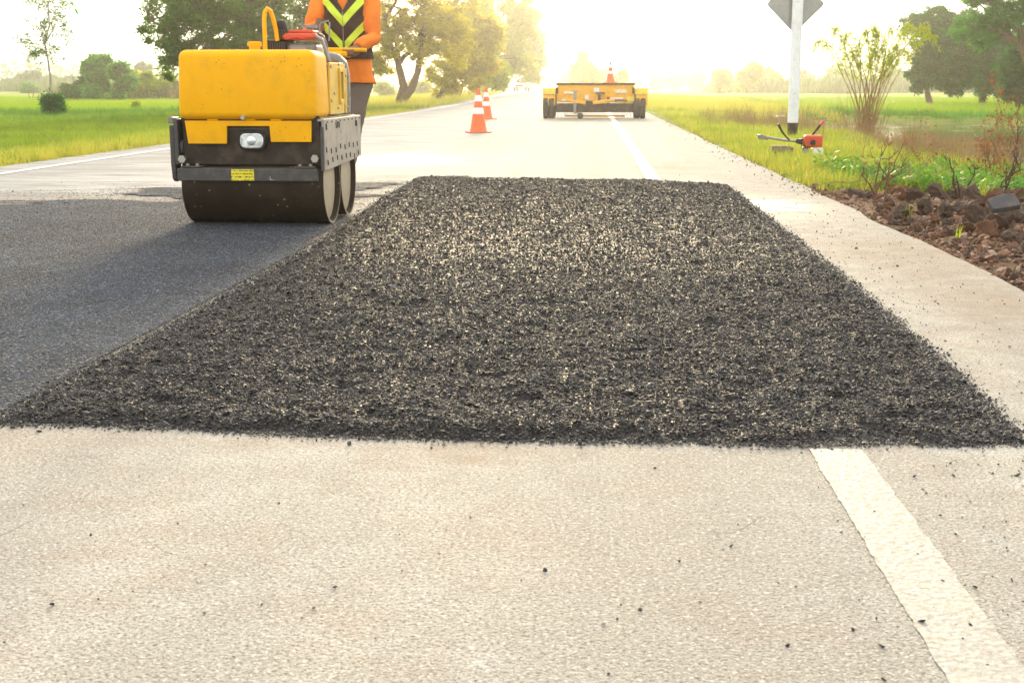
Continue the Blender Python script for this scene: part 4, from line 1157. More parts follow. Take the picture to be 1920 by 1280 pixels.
# dry stick lying in the grass
b = gp(1580, 350, .0)
m = MB(); m.tube([(-.16, 0, .02), (-.05, .02, .035), (.05, 0, .03), (.17, .03, .05)], [.005, .006, .005, .003], 6)
o = m.build('dry_stick', 'reed_dry'); o.location = b; tag(o, 'pale dry stick lying in the grass left of the clods', 'stick')
m = MB(); b = gp(1462, 224, -.1)
bm = bmesh.new(); bmesh.ops.create_icosphere(bm, subdivisions=2, radius=.11)
rr2 = random.Random(4)
for v in bm.verts: v.co *= rr2.uniform(.6, 1.25); v.co.z *= .45
me = bpy.data.meshes.new('plastic_bag'); bm.to_mesh(me); bm.free(); me.materials.append(MATS['white_plastic'])
o = bpy.data.objects.new('plastic_bag', me); COL.objects.link(o); o.location = (b.x, b.y, b.z + .06); o.scale = (1.5, 1, 1)
tag(o, 'crumpled white plastic bag in the grass left of the sign post', 'plastic bag')

# ============================================================ SIGN POST
b = gp(1485, 264, -.08)
t = thing('sign_post', 'white concrete road sign post with black foot on the right verge', 'sign post', b)
a = .074
oct_ = [(a, -a*.55), (a, a*.55), (a*.55, a), (-a*.55, a), (-a, a*.55), (-a, -a*.55), (-a*.55, -a), (a*.55, -a)]
m = MB(); m.prism(oct_, 2, -.2, .27); m.build('foot', 'pole_black', t, bevel=.006)
m = MB(); m.prism([(x * 1.03, y * 1.03) for x, y in oct_], 2, .272, 2.55); p_ = m.build('post', 'pole_white', t, bevel=.006)
for z_ in (2.08, 1.82):
    m = MB(); m.b6(-.09, .09, .078, .092, z_ - .02, z_ + .02); m.build('bracket', 'grey_metal', t, bevel=.002)
c = dp(1497, 8, b.y + .11) - b
S_ = .415; q = []
for i in range(4):
    a_ = i * math.pi / 2; cx, cz = math.cos(a_) * (S_ - .045), math.sin(a_) * (S_ - .045)
    for k in range(-3, 4):
        aa = a_ + k * math.pi / 4 / 3; q.append((cx + math.cos(aa) * .045, c.z + cz + math.sin(aa) * .045))
m = MB(); m.prism([(x - .02 + 0.0, z) for x, z in q], 1, .10, .104); m.build('sign_panel', 'sign_back', t)
m = MB()
rim = [(x - .02, .10, z) for x, z in q]
m.tube(rim + rim[:2], .007, 5); m.build('rim', 'sign_back', t)
for s in (-1, 1):
    m = MB(); m.b6(-.02 + s * .085 - .006, -.02 + s * .085 + .006, .088, .0995, c.z - .28, c.z + .28); m.build('stiffener', 'grey_metal', t)
# concrete block and brush cutter at its foot
b2 = gp(1464, 286, .0)
m = MB(); m.prism([(-.13, -.045), (.12, -.05), (.13, .035), (.05, .05), (-.12, .045)], 1, -.07, .07)
o = m.build('concrete_block', 'stone_grey', None, bevel=.012, seg=3); o.location = (b2.x, b2.y, b2.z + .03); o.rotation_euler = (0, R(2), R(8))
tag(o, 'grey-brown block lying in the grass under the brush cutter shaft', 'block')
b3 = gp(1522, 292, .0)
t = thing('brush_cutter', 'red petrol brush cutter lying in the grass at the sign post', 'brush cutter', b3 + Vector((0, 0, .03)), R(0))
k = b3.y / F
def bc(px, py, dy=0): v = dp(px, py, b3.y + dy); return (v.x - b3.x, dy, v.z - b3.z)
m = MB(); m.tube([bc(1512, 272, .02), bc(1490, 270, .1), bc(1470, 268, .2), bc(1440, 263, .35)], .014, 10); m.build('shaft', 'grey_metal', t)
m = MB(); m.tube([bc(1504, 271, .04), bc(1494, 270, .08)], [.034, .026], 12); m.build('clutch_housing', 'black_plastic', t)
m = MB(); m.box(bc(1524, 270), (.20, .13, .13)); eng = m.build('engine_cover', 'red_plastic', t, bevel=.022, seg=3)
m = MB()
for i in range(5): m.b6(-.012 + bc(1524, 0)[0] - .05 + i * .02, bc(1524, 0)[0] - .05 + i * .02, -.062, -.054, .05, .10)
m.build('grille', 'black_plastic', t)
m = MB(); m.box(bc(1532, 289), (.12, .12, .07)); m.build('fuel_tank', 'white_plastic', t, bevel=.018, seg=3)
m = MB(); m.box(bc(1509, 287), (.06, .09, .07)); m.build('muffler', 'grey_metal', t, bevel=.008)
m = MB(); m.lathe([(.03, -.06), (.03, -.075), (.012, -.08)], 1, 14, bc(1522, 272)); m.build('starter_cap', 'black_plastic', t)
m = MB(); m.tube([bc(1482, 270, .15), bc(1474, 262, .12), bc(1466, 252, .1), bc(1459, 238, .08)], [.010, .010, .013, .015], 8); m.build('handle', 'black_plastic', t)
m = MB(); m.tube([bc(1520, 262, .05), bc(1530, 250, .05), bc(1538, 240, .05)], [.010, .012, .013], 8); h = m.build('handle', 'black_plastic', t)
m = MB(); m.tube([bc(1538, 240, .05), bc(1544, 232, .05)], [.019, .016], 10); m.build('grip', 'pink_plastic', h)
m = MB(); m.prism([(x, z) for x, z in ((bc(1446, 266)[0], bc(0, 266)[2]), (bc(1428, 264)[0], bc(0, 264)[2]), (bc(1426, 256)[0], bc(0, 256)[2]), (bc(1434, 255)[0], bc(0, 255)[2]), (bc(1448, 261)[0], bc(0, 261)[2]))], 1, .28, .34)
m.build('blade_guard', 'tank_grey', t, bevel=.005)

# ============================================================ CONES
def cone(loc, label, rz=0):
    t = thing('traffic_cone', label, 'traffic cone', loc, rz, 'traffic cones')
    H = .70; rb, rt = .135, .028
    def rad(z): return rb + (rt - rb) * (z - .03) / (H - .03)
    m = MB(); m.prism([(-.19, -.15), (-.15, -.19), (.15, -.19), (.19, -.15), (.19, .15), (.15, .19), (-.15, .19), (-.19, .15)], 2, 0, .028); m.build('base', 'cone_orange', t, bevel=.006)
    m = MB(); m.lathe([(rad(.03) + .02, .028), (rad(.05), .05), (rad(.3), .3), (rad(.67), .67), (rt, H), (.016, H + .004), (.014, H - .02)], 2, 32); m.build('body', 'cone_orange', t, angle=60)
    for z0, z1 in ((.30, .40), (.50, .60)):
        m = MB(); m.lathe([(rad(z0) + .001, z0), (rad(z0) + .004, z0 + .002), (rad(z1) + .004, z1 - .002), (rad(z1) + .001, z1)], 2, 32, caps=False); m.build('reflective_band', 'cone_white', t)
    return t
c1 = cone(gp(897, 249), 'orange and white traffic cone on the road, nearer of the two left of the trailer', .3)
c2 = cone(gp(912, 224), 'orange and white traffic cone on the road, behind the nearer cone', .9)

# ============================================================ YELLOW TRAILER
b = gp(1115, 223); TY = b.y
t = thing('trailer', 'yellow towed road machine with wide tyres parked in the closed lane', 'trailer', b)
def tq(px, py): v = dp(px, py, TY); return v.x - b.x, v.z
def tb(name, px0, px1, py0, py1, y0, y1, mat, bev=.01, parent=None):
    x0, z1 = tq(px0, py0); x1, z0 = tq(px1, py1)
    mm = MB(); mm.b6(x0, x1, y0, y1, max(z0, .0), z1); return mm.build(name, mat, parent or t, bevel=bev)
x0, z1 = tq(1043, 158); x1, z0 = tq(1190, 193)
m = MB(); m.prism([(x0 + .02, z1), (x1 - .02, z1), (x1, z0 + .12), (x1 - .03, z0), (x0 + .03, z0), (x0, z0 + .12)], 1, .25, 1.7); m.build('hopper', 'yellow_trailer', t, bevel=.012)
tb('hopper_rim', 1041, 1192, 156, 159.5, .22, .30, 'dark_steel', .004)
tb('hopper_rim', 1041, 1192, 156, 159.5, 1.66, 1.74, 'dark_steel', .004)
for s, (a0, a1) in ((-1, (1017, 1041)), (1, (1192, 1215))):
    tb('fender', a0, a1, 165, 178, .1, 1.5, 'yellow_light', .02)
    tb('side_box', a0 + .5, a1 - .5, 178.4, 199, .12, 1.48, 'yellow_trailer', .012)
    for q_ in (0, 1):
        xa, _ = tq(a0 + 1 + q_ * 11.6, 0); xb, _ = tq(a0 + 11.6 + q_ * 11.6, 0)
        for yy in (.35, 1.15):
            mm = MB(); R_ = .29; w = xb - xa
            mm.lathe([(R_ * .55, xa), (R_ * .93, xa + .004), (R_, xa + w * .18), (R_, xb - w * .18), (R_ * .93, xb - .004), (R_ * .55, xb)], 0, 28, (0, yy, R_)); ty = mm.build('tyre', 'rubber', t)
            mm = MB(); mm.lathe([(R_ * .5, xa + .01), (R_ * .5, xb - .01)], 0, 20, (0, yy, R_)); mm.build('rim', 'yellow_trailer', ty)
tb('frame_beam', 1042, 1191, 194, 211.5, .15, .27, 'dark_steel', .008)
tb('frame_beam', 1046, 1187, 196, 208, 1.2, 1.3, 'dark_steel', .008)
for px in (1050, 1183): tb('side_rail', px - 3, px + 3, 196, 208, .28, 1.19, 'dark_steel', .006)
tb('bright_gap_strip', 1056, 1176, 212.5, 215, .1, .14, 'white_plastic', .003)  # white strip added for the daylight gap under the frame
tb('axle_cover', 1058, 1172, 216.5, 220, .30, .40, 'yellow_trailer', .01)
for px in (1046, 1052, 1058, 1176, 1183): tb('spring_link', px - 1.4, px + 1.4, 211, 218 + (px % 3), .12, .17, 'white_plastic', .003)
# drawbar with jack and jockey wheel
for s in (-1, 1):
    mm = MB(); mm.tube([(s * .55 - .1, .2, .42), (-.12 + s * .03, -.75, .36)], .035, 8, flat=.8); mm.build('drawbar', 'yellow_trailer', t)
mm = MB(); mm.b6(-.20, -.04, -.92, -.74, .32, .42); mm.build('coupling', 'dark_steel', t, bevel=.01)
xj, _ = tq(1080, 0)
mm = MB(); mm.lathe([(.028, .12), (.028, .62)], 2, 14, (xj, -.1, 0)); mm.lathe([(.038, .30), (.038, .62)], 2, 14, (xj, -.1, 0)); mm.b6(xj - .09, xj + .09, -.11, -.09, .615, .635); mm.build('jack', 'grey_metal', t)
xw, _ = tq(1090.5, 0)
mm = MB(); mm.lathe([(.045, -.03), (.062, -.026), (.07, -.012), (.07, .012), (.062, .026), (.045, .03)], 1, 22, (xw, -.1, .072)); mm.lathe([(.02, -.034), (.02, .034)], 1, 10, (xw, -.1, .072)); mm.build('jockey_wheel', 'rubber', t)
mm = MB(); mm.tube([(xj, -.1, .14), (xw, -.1, .13), (xw, -.1, .08)], .012, 6); mm.build('wheel_fork', 'grey_metal', t)
# fittings on the front of the hopper
for px, py, w, h, mt in ((1069, 174, 24, 3.6, 'white_plastic'), (1100, 183, 7, 8, 'white_plastic'), (1118, 169, 10, 8, 'white_plastic'), (1165, 173, 22, 3, 'white_plastic'), (1156, 185, 24, 3, 'white_plastic'), (1057, 188, 7, 4, 'white_plastic'), (1200, 197, 9, 3.5, 'white_plastic'), (1023, 197, 5, 5, 'cone_orange'), (1183, 186, 14, 9, 'yellow_light')):
    tb('marker_plate', px - w / 2, px + w / 2, py - h / 2, py + h / 2, .215 if mt != 'yellow_light' else .20, .243, mt, .003)
for px0, px1, py0, py1 in ((1118, 1134, 173, 177), (1121, 1126, 177, 196), (1138, 1143, 182, 194), (1143, 1175, 187.5, 189.5)):
    tb('hose_bracket', px0, px1, py0, py1, .17, .21, 'bar_steel', .004)
for px in (1043.5, 1188): tb('latch', px - 2, px + 2, 164, 176, .2, .245, 'dark_steel', .003)
mm = MB(); xa, za = tq(1176, 189); xb, zb = tq(1150, 206); mm.tube([(xa, .1, za), ((xa + xb) / 2, .08, (za + zb) / 2 - .02), (xb, .1, zb)], .008, 6); mm.build('hose', 'rubber', t)
def far_text():
    """small white raised letters on the hopper front; at this distance only their strokes read"""
    rr = random.Random(8)
    x = tq(1155, 0)[0]; z = tq(0, 171.8)[1]
    while x < tq(1177, 0)[0]:
        w = rr.uniform(.02, .035); h = rr.choice((.05, .065, .05))
        mm = MB(); mm.b6(x, x + .008, .208, .214, z, z + h); mm.b6(x + w - .006, x + w, .208, .214, z, z + .045); mm.b6(x + .008, x + w - .006, .208, .214, z + rr.choice((0, .036)), z + rr.choice((.0, .036)) + .008 + .001)
        mm.build('letter', 'cone_white', t); x += w + .012
far_text()
zt = tq(0, 157.5)[1]
# cone sits on a board over the hopper
tb('cover_plate', 1120, 1172, 156.2, 157.6, .31, 1.65, 'yellow_trailer', .003)
xc, _ = tq(1147, 0)
cc = cone((b.x + xc, b.y + .75, tq(0, 156.2)[1] + .001), 'orange and white traffic cone standing on top of the yellow trailer', .5)
cc.scale = (.72, .72, .70)

# ============================================================ FAR VEHICLES
def pickup(px, py, lab, Y, rz, mirror=1):
    c = dp(px, py, Y)
    t = thing('pickup_truck', lab, 'pickup truck', (c.x, Y, 0), rz)
    m = MB()
    m.prism([(-2.5, .45), (-2.5, 1.02), (-.6, 1.05), (-.55, 1.08), (1.05, 1.08), (2.3, .98), (2.5, .85), (2.5, .45), (1.95, .42), (1.9, .62), (1.7, .78), (1.4, .78), (1.2, .62), (1.15, .42), (-1.15, .42), (-1.2, .62), (-1.4, .78), (-1.7, .78), (-1.9, .62), (-1.95, .42)], 0, -.85, .85)
    for i, v in enumerate(m.v): m.v[i] = (v[0], -v[1], v[2])
    m.build('body', 'car_white', t, bevel=.05, seg=2)
    m = MB(); m.prism([(.95, 1.06), (.35, 1.68), (-.5, 1.70), (-.75, 1.06)], 0, -.74, .74)
    for i, v in enumerate(m.v): m.v[i] = (v[0] * (1 - .16 * (v[2] - 1.06) / .6), -v[1], v[2])
    cab = m.build('cab', 'car_white', t, bevel=.04)
    m = MB(); m.add([(-.66, -.925, 1.12), (.66, -.925, 1.12), (.60, -.45, 1.60), (-.60, -.45, 1.60)], [(0, 1, 2, 3)]); m.add([(-.66, -.935, 1.12), (.66, -.935, 1.12), (.60, -.46, 1.60), (-.60, -.46, 1.60)], [(3, 2, 1, 0)]); m.build('windscreen', 'car_glass', cab)
    for s in (-1, 1):
        m = MB(); m.b6(s * .745 - .01, s * .745 + .01, -.7, .4, 1.14, 1.5); m.build('side_window', 'car_glass', cab)
        m = MB(); m.b6(s * .62 - .16, s * .62 + .16, -2.53, -2.44, .72, .88); m.build('headlight', 'lamp_glass', t, bevel=.02)
        m = MB(); m.box((s * .93, -.75, 1.18), (.14, .06, .12)); m.build('mirror', 'black_plastic', t, bevel=.02)
        for y in (-1.55, 1.55):
            m = MB(); m.lathe([(.2, s * .64), (.35, s * .65), (.37, s * .7), (.37, s * .82), (.35, s * .87), (.2, s * .88)], 0, 24, (0, y, .37)); w = m.build('wheel', 'rubber', t)
            m = MB(); m.lathe([(.2, s * .70), (.2, s * .885)], 0, 18, (0, y, .37)); m.build('rim', 'grey_metal', w)
    m = MB(); m.b6(-.45, .45, -2.54, -2.47, .68, .86); m.build('grille', 'black_plastic', t)
    m = MB(); m.b6(-.86, .86, -2.58, -2.42, .42, .62); m.build('bumper', 'grey_metal', t, bevel=.03)
    return t
pickup(978, 165, 'white pickup driving this way far down the road, nearer of two', 172, R(-3))
pickup(1004, 162, 'white pickup far down the road, fainter and farther one', 250, R(-3))
# ============================================================ ROLLER
RX, RY, SX = -1.872, 7.19, .955
t = thing('road_roller', 'yellow walk-behind double drum road roller on the fresh dark asphalt', 'road roller', (RX, RY, .009)); t.scale = (SX, 1, 1)
Rd = .222
def drum(y0, name):
    m = MB()
    pr = [(Rd - .035, -.400), (Rd - .010, -.4045), (Rd - .002, -.402), (Rd, -.396), (Rd, .396), (Rd - .002, .402), (Rd - .008, .4045), (Rd - .014, .402), (Rd - .016, .372), (.05, .362)]
    m.lathe(pr, 0, 72, (0, y0, Rd)); d = m.build(name, 'drum_steel', t, angle=50)
    m = MB(); m.lathe([(Rd - .018, .374), (Rd - .05, .380), (.0, .384)], 0, 56, (0, y0, Rd), caps=False); m.build('end_disc', 'disc_steel', d)
    m = MB(); m.lathe([(.006, .384), (Rd, .4049), (Rd - .009, .4056)][1:], 0, 72, (0, y0, Rd), caps=False); m.build('worn_edge', 'disc_steel', d)
drum(-.228, 'front_drum'); drum(.232, 'rear_drum')
# front frame panel, lamp recess, bumper bar
FY = -.455
def fpx(px, py, Y=RY - .46): v = dp(px, py, Y); return (v.x - RX) / SX, v.z
m = MB(); m.prism([(-.468, .585), (-.452, .585), (-.430, .345), (-.30, .335), (-.30, .325), (-.445, .330)], 0, -.375, .395); m.build('front_panel', 'dark_steel', t, bevel=.003)
m = MB(); m.b6(-.385, .40, -.455, .50, .556, .574); m.build('deck_plate', 'dark_steel', t, bevel=.003)
m = MB(); m.b6(-.33, .36, -.472, -.468, .515, .520); m.build('trim_strip', 'bar_steel', t)
m = MB(); m.b6(-.405, .385, -.505, -.475, .245, .312); bar = m.build('scraper_bar', 'bar_steel', t, bevel=.006)
m = MB(); m.b6(-.35, .34, -.475, -.36, .306, .314); m.build('scraper_shelf', 'bar_steel', t, bevel=.002)
for x0, x1 in ((-.385, -.27), (.25, .37)):
    m = MB(); m.b6(x0, x1, -.50, -.43, .3145, .324); br = m.build('bar_clamp', 'bar_steel', t, bevel=.003)
    for x in (x0 + .03, x1 - .03):
        m = MB(); m.lathe([(.011, .324), (.011, .334), (.008, .336)], 2, 6, (x, -.465, 0)); m.build('bolt', 'bolt_metal', br)
m = MB(); m.b6(-.098, .030, -.5075, -.5055, .249, .308); m.build('warning_sticker', 'label_print', bar)
m = MB(); m.add([(.118, -.5065, .252), (.150, -.5065, .252), (.124, -.5065, .256), (.120, -.5065, .280)], [(0, 1, 2, 3)]); m.build('scratch', 'bolt_metal', bar)
for x, z in ((-.375, .36), (.372, .365)):
    m = MB(); m.lathe([(.022, -.505), (.022, -.49), (.014, -.49), (.014, -.44)], 1, 6, (x, 0, z)); m.build('corner_bolt', 'bolt_metal', t)
# yellow bracket under the tank
m = MB()
m.prism([(-.355, .560), (.355, .560), (.352, .450), (.125, .450), (.120, .532), (-.10, .532), (-.118, .532), (-.122, .440), (-.340, .440)], 1, -.485, -.472)
m.build('tank_bracket', 'yellow_paint', t, bevel=.003)
for x in (-.20, .155, .01):
    m = MB(); m.b6(x - .03, x + .03, -.48, -.43, .5605, .586); m.build('tank_foot', 'yellow_paint', t, bevel=.004)
# headlamp
lx_, lz_ = fpx(476, 267); lx_ = lx_
def rrect(cx, cz, w, h, r, n=7):
    P = []
    for sx, sz, a0 in ((1, 1, 0), (-1, 1, 90), (-1, -1, 180), (1, -1, 270)):
        for k in range(n + 1):
            a = R(a0 + 90 * k / n); P.append((cx + sx * (w / 2 - r) + r * math.cos(a), cz + sz * (h / 2 - r) + r * math.sin(a)))
    return P
m = MB(); m.prism(rrect(lx_, lz_, .155, .098, .036), 1, -.497, -.45); hl = m.build('headlamp_housing', 'black_plastic', t, bevel=.006)
m = MB(); m.prism(rrect(lx_, lz_, .132, .078, .032), 1, -.507, -.4975); m.build('lens', 'lamp_glass', hl, bevel=.006, seg=3)
m = MB(); m.lathe([(.026, -.5075), (.020, -.512), (.012, -.514), (.0, -.514)], 1, 20, (lx_, 0, lz_), caps=False); m.build('bulb', 'lamp_glass', hl)
# water tank
def rounded_tank():
    bm = bmesh.new()
    bmesh.ops.create_cube(bm, size=1)
    for v in bm.verts:
        v.co = Vector((v.co.x * .775, v.co.y * .36, v.co.z * .360))
    top = [v for v in bm.verts if v.co.z > 0]
    for v in top: v.co.x *= .975; v.co.y += .012 if v.co.y < 0 else 0
    bmesh.ops.bevel(bm, geom=[e for e in bm.edges], offset=.042, segments=6, profile=.5, affect='EDGES', clamp_overlap=True)
    for v in bm.verts: v.co.y -= .014 * max(0, -v.co.y / .18) * (1 - (v.co.x / .39) ** 2) * (1 - (v.co.z / .18) ** 2)
    for f in bm.faces: f.smooth = True
    me = bpy.data.meshes.new('water_tank'); bm.to_mesh(me); bm.free(); me.materials.append(MATS['yellow_paint'])
    o = bpy.data.objects.new('water_tank', me); COL.objects.link(o); o.parent = t; o.location = (.0, -.325, .745); return o
tk = rounded_tank()
m = MB(); m.lathe([(.030, .925), (.030, .945), (.038, .946), (.038, .966), (.032, .970), (.0, .970)], 2, 24, (.012, -.33, 0)); m.build('filler_cap', 'yellow_paint', t)
m = MB()
for k in range(12):
    a = k * math.pi / 6; m.box((.012 + .0385 * math.cos(a), -.33 + .0385 * math.sin(a), .956), (.005, .005, .018), (0, 0, a))
m.build('cap_ribs', 'yellow_paint', t)
m = MB(); m.lathe([(.012, -.545), (.012, -.50)], 1, 8, (-.01, 0, .578)); m.build('drain_plug', 'bolt_metal', t)
# hood, side panel with openings (a plate with two holes built from strips)
m = MB(); m.b6(-.365, .30, -.14, .42, .585, .80); m.build('engine_bed', 'dark_steel', t, bevel=.01)
def side_panel(s):
    X0, X1 = (.372, .386) if s > 0 else (-.386, -.372)
    m = MB()
    def st(y0, y1, z0, z1): m.b6(X0, X1, y0, y1, z0, z1)
    st(-.135, .115, .585, .865); st(.1155, .185, .585, .665); st(.1155, .185, .815, .87); st(.1855, .245, .585, .868); st(.2455, .285, .70, .86); st(.2855, .345, .585, .84)
    p = m.build('side_panel', 'yellow_panel_lit', t, bevel=.004)
    m = MB(); m.b6(X0 + s * .014, X1 + s * .010, .095, .205, .655, .825) if s > 0 else m.b6(X0 - .010, X1 - .014, .095, .205, .655, .825)
    m2 = MB()
    xo = .3865 if s > 0 else -.3865 - .012
    for (a0, a1, z0, z1) in ((.098, .114, .64, .84), (.187, .203, .64, .84), (.1145, .1865, .64, .664), (.1145, .1865, .816, .84)): m2.b6(xo, xo + .012, a0, a1, z0, z1)
    m2.build('vent_frame', 'yellow_panel_lit', p, bevel=.003)
    m3 = MB(); m3.b6(s * .352 - .006, s * .352 + .006, -.13, .34, .59, .85); m3.build('inner_screen', 'brown_frame', p)
    for y, z in ((-.115, .845), (-.115, .66), (-.03, .70), (.10, .86), (.30, .80), (.33, .62), (.06, .62)):
        m4 = MB(); m4.lathe([(.009, 0), (.009, .006), (.006, .008), (0, .008)], 0, 8, (0, 0, 0), caps=False)
        for i, v in enumerate(m4.v): m4.v[i] = (s * (.386 + v[0]), v[1] + y, v[2] + z)
        m4.build('bolt', 'bolt_metal', p)
side_panel(1); side_panel(-1)
m = MB(); m.b6(-.37, .37, .30, .345, .80, .86); m.build('rear_cross_plate', 'brown_frame', t, bevel=.006)
# grey rear guard hoop plate
for s in (-1, 1):
    pts = [(s * .385, .36, .585), (s * .385, .375, .70), (s * .384, .375, .80), (s * .375, .355, .865), (s * .34, .32, .90), (s * .27, .30, .915)]
    m = MB(); m.tube(pts, [(.012, .034)] * 6, 8, upv=(1, 0, 0)); m.build('rear_guard', 'tank_grey', t)
# engine on top
m = MB(); m.b6(.005, .14, -.12, .10, .80, .985); m.build('engine_block', 'black_plastic', t, bevel=.012, seg=3)
m = MB()
for i in range(9): m.b6(.012 + i * .0135, .018 + i * .0135, -.126, -.121, .935, .975)
m.build('cooling_fins', 'bar_steel', t)
m = MB(); m.b6(.141, .31, -.125, .12, .80, .965); m.build('fuel_tank', 'tank_grey', t, bevel=.022, seg=4)
m = MB(); m.b6(.16, .25, -.131, -.127, .925, .945); m.build('name_plate', 'grey_metal', t, bevel=.002)
m = MB(); m.b6(.10, .315, -.13, .10, .985, 1.022); m.build('red_shroud', 'red_plastic', t, bevel=.016, seg=4)
m = MB(); m.b6(.145, .285, -.10, .06, 1.0225, 1.040); m.build('shroud_top', 'red_plastic', t, bevel=.008, seg=3)
m = MB(); m.lathe([(.018, 1.04), (.018, 1.052), (.045, 1.054), (.045, 1.068), (.0, 1.07)], 2, 24, (.25, -.02, 0), caps=False); m.build('fuel_cap', 'grey_metal', t)
m = MB(); m.tube([(.17, -.10, 1.04), (.165, -.10, 1.07), (.18, -.10, 1.085)], .004, 6); m.build('cap_chain', 'grey_metal', t)
m = MB(); m.tube([(.135, -.135, .99), (.20, -.137, 1.003), (.245, -.137, .992), (.262, -.137, 1.004), (.30, -.135, 1.0)], .004, 6); m.build('red_wire', 'red_plastic', t)
m = MB(); m.lathe([(.030, .985), (.034, .99), (.034, 1.055), (.030, 1.075), (.022, 1.09), (.0, 1.094)], 2, 24, (.105, -.10, 0), caps=False); ac = m.build('air_cleaner', 'black_plastic', t)
m = MB()
for k in range(16):
    a = k * math.pi / 8; m.box((.105 + .0345 * math.cos(a), -.10 + .0345 * math.sin(a), 1.015), (.006, .004, .05), (0, 0, a))
m.build('cleaner_ribs', 'bar_steel', ac)
m = MB(); m.tube([(.035, -.20, .90), (.035, -.20, 1.09), (.039, -.195, 1.13), (.05, -.19, 1.148), (.066, -.175, 1.135), (.075, -.16, 1.10), (.085, -.145, 1.04), (.09, -.14, .98)], .0125, 12); m.build('lifting_hoop', 'yellow_paint', t)
m = MB(); m.tube([(.305, -.06, 1.02), (.33, -.06, 1.01), (.35, -.06, .96), (.358, -.06, .90), (.372, -.06, .855)], [(.012, .03)] * 5, 8, upv=(1, 0, 0)); m.build('exhaust_guard', 'brown_frame', t)
m = MB(); m.tube([(.31, -.13, 1.005), (.345, -.13, .985), (.365, -.12, .93), (.378, -.12, .87)], .011, 10); m.build('guard_rod', 'grey_metal', t)
# side frame plates
m = MB(); m.prism([(-.475, .568), (.54, .568), (.54, .330), (.30, .318), (-.40, .300), (-.475, .305)], 0, .408, .424); pl = m.build('side_frame', 'side_plate_lit', t, bevel=.003)
m = MB(); m.b6(.386, .4075, -.475, .54, .556, .568); m.build('frame_flange', 'side_plate_lit', pl, bevel=.002)
m = MB(); m.b6(.404, .420, -.498, -.4755, .30, .53); m.build('frame_end', 'bar_steel', pl, bevel=.003)
rr = random.Random(3)
def slot(y, z, h, w=.010, parent=pl, a=0):
    m = MB(); m.box((.4262, y, z), (.004, w, h), (a, 0, 0)); m.build('slot', 'black_plastic', parent, bevel=.001)
for y in (-.44, -.425, -.18, -.14, -.10, .38, .41): slot(y, .53 + rr.uniform(-.006, .006), .034, a=.15)
for row, z in enumerate((.40, .345)):
    for i in range(8): slot(-.44 + i * .122 + row * .03, z + rr.uniform(-.008, .012), .028, a=.3)
for i in range(9): slot(-.40 + i * .112, .552, .008, .014)
m = MB(); m.b6(-.424, -.402, -.47, .54, .33, .568); pl2 = m.build('side_frame', 'bar_steel', t, bevel=.003)
m = MB(); m.prism([(-.465, .535), (-.465, .33), (-.45, .25), (-.42, .235), (-.37, .245), (-.36, .535)], 0, -.452, -.4245); m.build('side_guard', 'bar_steel', t, bevel=.006)
m = MB(); m.b6(-.455, -.4245, -.47, -.37, .545, .578); m.build('guard_stub', 'tank_grey', t, bevel=.006)
m = MB(); m.lathe([(.035, 0), (.035, .018), (.014, .018), (.014, .034)], 0, 16, (-.4, -.42, .42)); m.build('guard_boss', 'bar_steel', t)
m = MB(); m.b6(-.37, .37, -.03, .03, .40, .5555); m.build('centre_frame', 'dark_steel', t, bevel=.006)
# handle assembly
def hp(px, py, Y): v = dp(px, py, Y); return Vector(((v.x - RX) / SX, v.y - RY, v.z))
m = MB(); m.tube([(.12, .34, .84), (.14, .60, .885), (.15, .95, .92), (.15, 1.16, .935)], [.026] * 4, 10, flat=1.4); m.build('tow_arm', 'yellow_paint', t)
hb = hp(612, 96, RY + 1.19); he = hp(687, 97, RY + 1.19)
m = MB(); m.tube([hb - Vector((.36, 0, 0)), hb, he], .0135, 12); hbar = m.build('handle_bar', 'yellow_paint', t)
m = MB(); c_ = hp(632, 96, RY + 1.22); m.b6(c_.x - .09, c_.x + .08, c_.y - .07, c_.y + .10, c_.z - .05, c_.z - .012); m.build('console', 'yellow_paint', t, bevel=.012, seg=3)
g1 = hp(600, 84, RY + 1.05); g2 = hp(600, 47, RY + 1.05); g3 = hp(618, 42, RY + 1.05); g4 = hp(617, 80, RY + 1.05)
m = MB(); m.tube([g1, g2 - Vector((.003, 0, .01)), g2 + Vector((.008, 0, .002)), g3 - Vector((.006, 0, 0)), g3 - Vector((0, 0, .012)), g4], .0055, 8); m.build('speed_lever', 'grey_metal', t)
m = MB(); m.tube([hp(612, 100, RY + 1.05), hp(604, 92, RY + .9), hp(596, 90, RY + .5)], .012, 8); m.build('lever_link', 'dark_steel', t)

# ============================================================ WORKER
PX, PY_ = -1.74, 8.74
def sect(c, rx, ry, n=20, yaw=0, sup=2.3):
    out = []
    for k in range(n):
        a = 2 * math.pi * k / n; ca, sa = math.cos(a), math.sin(a)
        x = math.copysign(abs(ca) ** (2 / sup), ca) * rx; y = math.copysign(abs(sa) ** (2 / sup), sa) * ry
        out.append((c[0] + x * math.cos(yaw) - y * math.sin(yaw), c[1] + x * math.sin(yaw) + y * math.cos(yaw), c[2]))
    return out
def loft(m, secs):
    n = len(secs[0]); vs = [p for s in secs for p in s]
    fs = [(i*n+k, i*n+(k+1) % n, (i+1)*n+(k+1) % n, (i+1)*n+k) for i in range(len(secs)-1) for k in range(n)]
    fs += [tuple(range(n))[::-1], tuple((len(secs)-1)*n + k for k in range(n))]
    m.add(vs, fs)
def remesh(o, vox, smooth=4):
    a = o.modifiers.new('union', 'REMESH'); a.mode = 'VOXEL'; a.voxel_size = vox; a.use_smooth_shade = True
    b_ = o.modifiers.new('soften', 'SMOOTH'); b_.factor = .5; b_.iterations = smooth
    return o
W_ = Vector((PX, PY_, 0))
def wp(px, py, Y): return dp(px, py, Y) - W_
